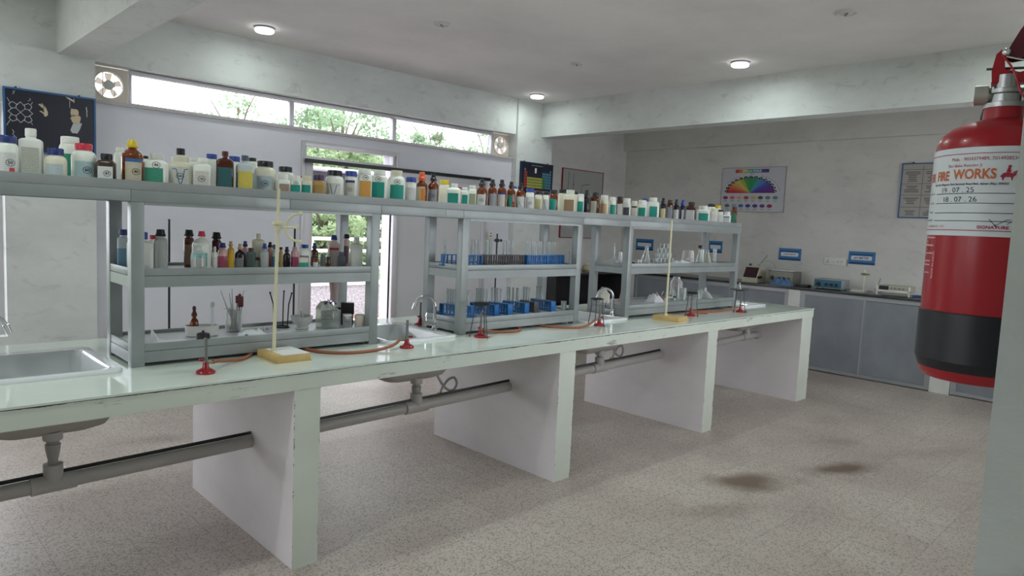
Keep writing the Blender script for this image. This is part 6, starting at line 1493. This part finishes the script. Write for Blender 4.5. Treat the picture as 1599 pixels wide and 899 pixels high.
q = B(); q.text('MADE IN INDIA', .0062, 0, 0, 0, 'CENTER', True); q.xform(Matrix.Rotation(PI/2, 4, 'Z')); wrap(q, math.radians(-56), .178, .0008); q.bm.verts.index_update(); b.faces([tuple(v.co) for v in q.bm.verts], [[v.index for v in f.verts] for f in q.bm.faces]); q.bm.free()
obj('pink_print', b, pm('pale_print', (.62, .35, .35), .5), t, smooth=0)
lf = Vector((-vy, vx, 0))   # towards the left of the picture, along the wall normal
rt = -lf; tc_ = Vector((-vx, -vy, 0))
b = B(); b.lathe([(.028, .424), (.028, .431), (.021, .433), (.021, .444), (.024, .446), (.024, .452), (.016, .454), (.016, .474)], 28); b.rod(Vector((0, 0, .446))+lf*-.03, Vector((0, 0, .446))+lf*.024, .0085, 14); obj('valve', b, STEEL, t)
b = B(); c0 = Vector((0, 0, .446)); b.rod(c0+lf*.022, c0+lf*.040, .0155, 24); b.rod(c0+lf*.018, c0+lf*.022, .012, 20); obj('pressure_gauge', b, pm('gauge_body', (.42, .41, .36), .35, .3), t)
b = B(); b.rod(c0+lf*.0395, c0+lf*.041, .013, 24); obj('gauge_dial', b, PAPER, t)
def bar(bb, P, w_, th):
    for a, c in zip(P, P[1:]):
        a, c = Vector(a), Vector(c); d = (c-a).normalized(); s = tc_*w_/2; u = d.cross(tc_).normalized()*th/2
        bb.rings([[p+s+u, p-s+u, p-s-u, p+s-u] for p in (a-d*.001, c+d*.001)])
H0 = Vector((0, 0, 0))
def hp(l, z): return Vector((0, 0, z))+lf*l
b = B()
for o_ in (-.011, .011):
    bb2 = [hp(.020, .466), hp(.015, .470), hp(-.01, .476), hp(-.05, .486), hp(-.12, .488)]
    prof2 = [hp(.019, .462), hp(-.12, .464), hp(-.12, .484), hp(-.045, .484), hp(-.015, .476), hp(.004, .482), hp(.006, .500), hp(.010, .512), hp(.017, .505), hp(.021, .480)]
    b.rings([[p+tc_*(o_-.0012) for p in prof2], [p+tc_*(o_+.0012) for p in prof2]])
b.rings([[hp(.020, .460)+tc_*.011, hp(.020, .460)-tc_*.011, hp(.020, .464)-tc_*.011, hp(.020, .464)+tc_*.011], [hp(-.12, .462)+tc_*.011, hp(-.12, .462)-tc_*.011, hp(-.12, .466)-tc_*.011, hp(-.12, .466)+tc_*.011]])
obj('carry_handle', b, red, t, smooth=0)
b = B()
prof2 = [hp(.006, .500), hp(-.004, .496), hp(-.05, .502), hp(-.12, .512), hp(-.12, .600), hp(-.06, .588), hp(-.030, .568), hp(-.010, .535)]
for o_ in (-.013, .013): b.rings([[p+tc_*(o_-.0012) for p in prof2], [p+tc_*(o_+.0012) for p in prof2]])
for a_, c_ in ((hp(.006, .500), hp(-.010, .535)), (hp(-.010, .535), hp(-.030, .568)), (hp(-.030, .568), hp(-.06, .588)), (hp(-.06, .588), hp(-.12, .600))):
    b.rings([[p+tc_*.014, p-tc_*.014, p-tc_*.014+Vector((0, 0, .003)), p+tc_*.014+Vector((0, 0, .003))] for p in (a_, c_)])
obj('squeeze_lever', b, pm('lever_dark_red', (.085, .005, .012), .3, coat=.2), t, smooth=0)
b = B(); b.rod(hp(.028, .486), hp(-.02, .484), .0020, 8); obj('safety_pin', b, pm('dark_pin', (.12, .11, .11), .4, .6), t)
b = B(); b.sphere(hp(.004, .506)+tc_*.016, .0065, 12, 8); obj('rivet', b, CHROME, t)
b = B(); b.tube(smooth_path([hp(.004, .500)+tc_*.016, hp(-.012, .494)+tc_*.018, hp(-.028, .490)+tc_*.018]), .0011, 6); obj('pin_wire', b, CHROME, t)
b = B(); b.tube(smooth_path([hp(.010, .505)+tc_*.014, hp(-.008, .475)+tc_*.02, hp(-.020, .440)+tc_*.03, hp(-.035, .425)+tc_*.03]), .0016, 6); obj('seal_cord', b, red, t)
b = B(); b.tube(smooth_path([hp(.010, .440)-tc_*.022, hp(.022, .43)-tc_*.026, hp(.026, .408)-tc_*.035, hp(.020, .396)-tc_*.06]), .005, 8); obj('hose_stub', b, BLACKM, t)
# wall bracket
b = B(); b.box(-.02, .02, .1605-EY, -.0860, .36, .40, .002); b.box(-.02, .02, .1605-EY, .165-EY, .36, .52, .001); b.box(-.006, .006, .165-EY, -.022, .434, .440) ; obj('wall_bracket', b, pm('bracket_steel', (.3, .3, .3), .4, .6), t)
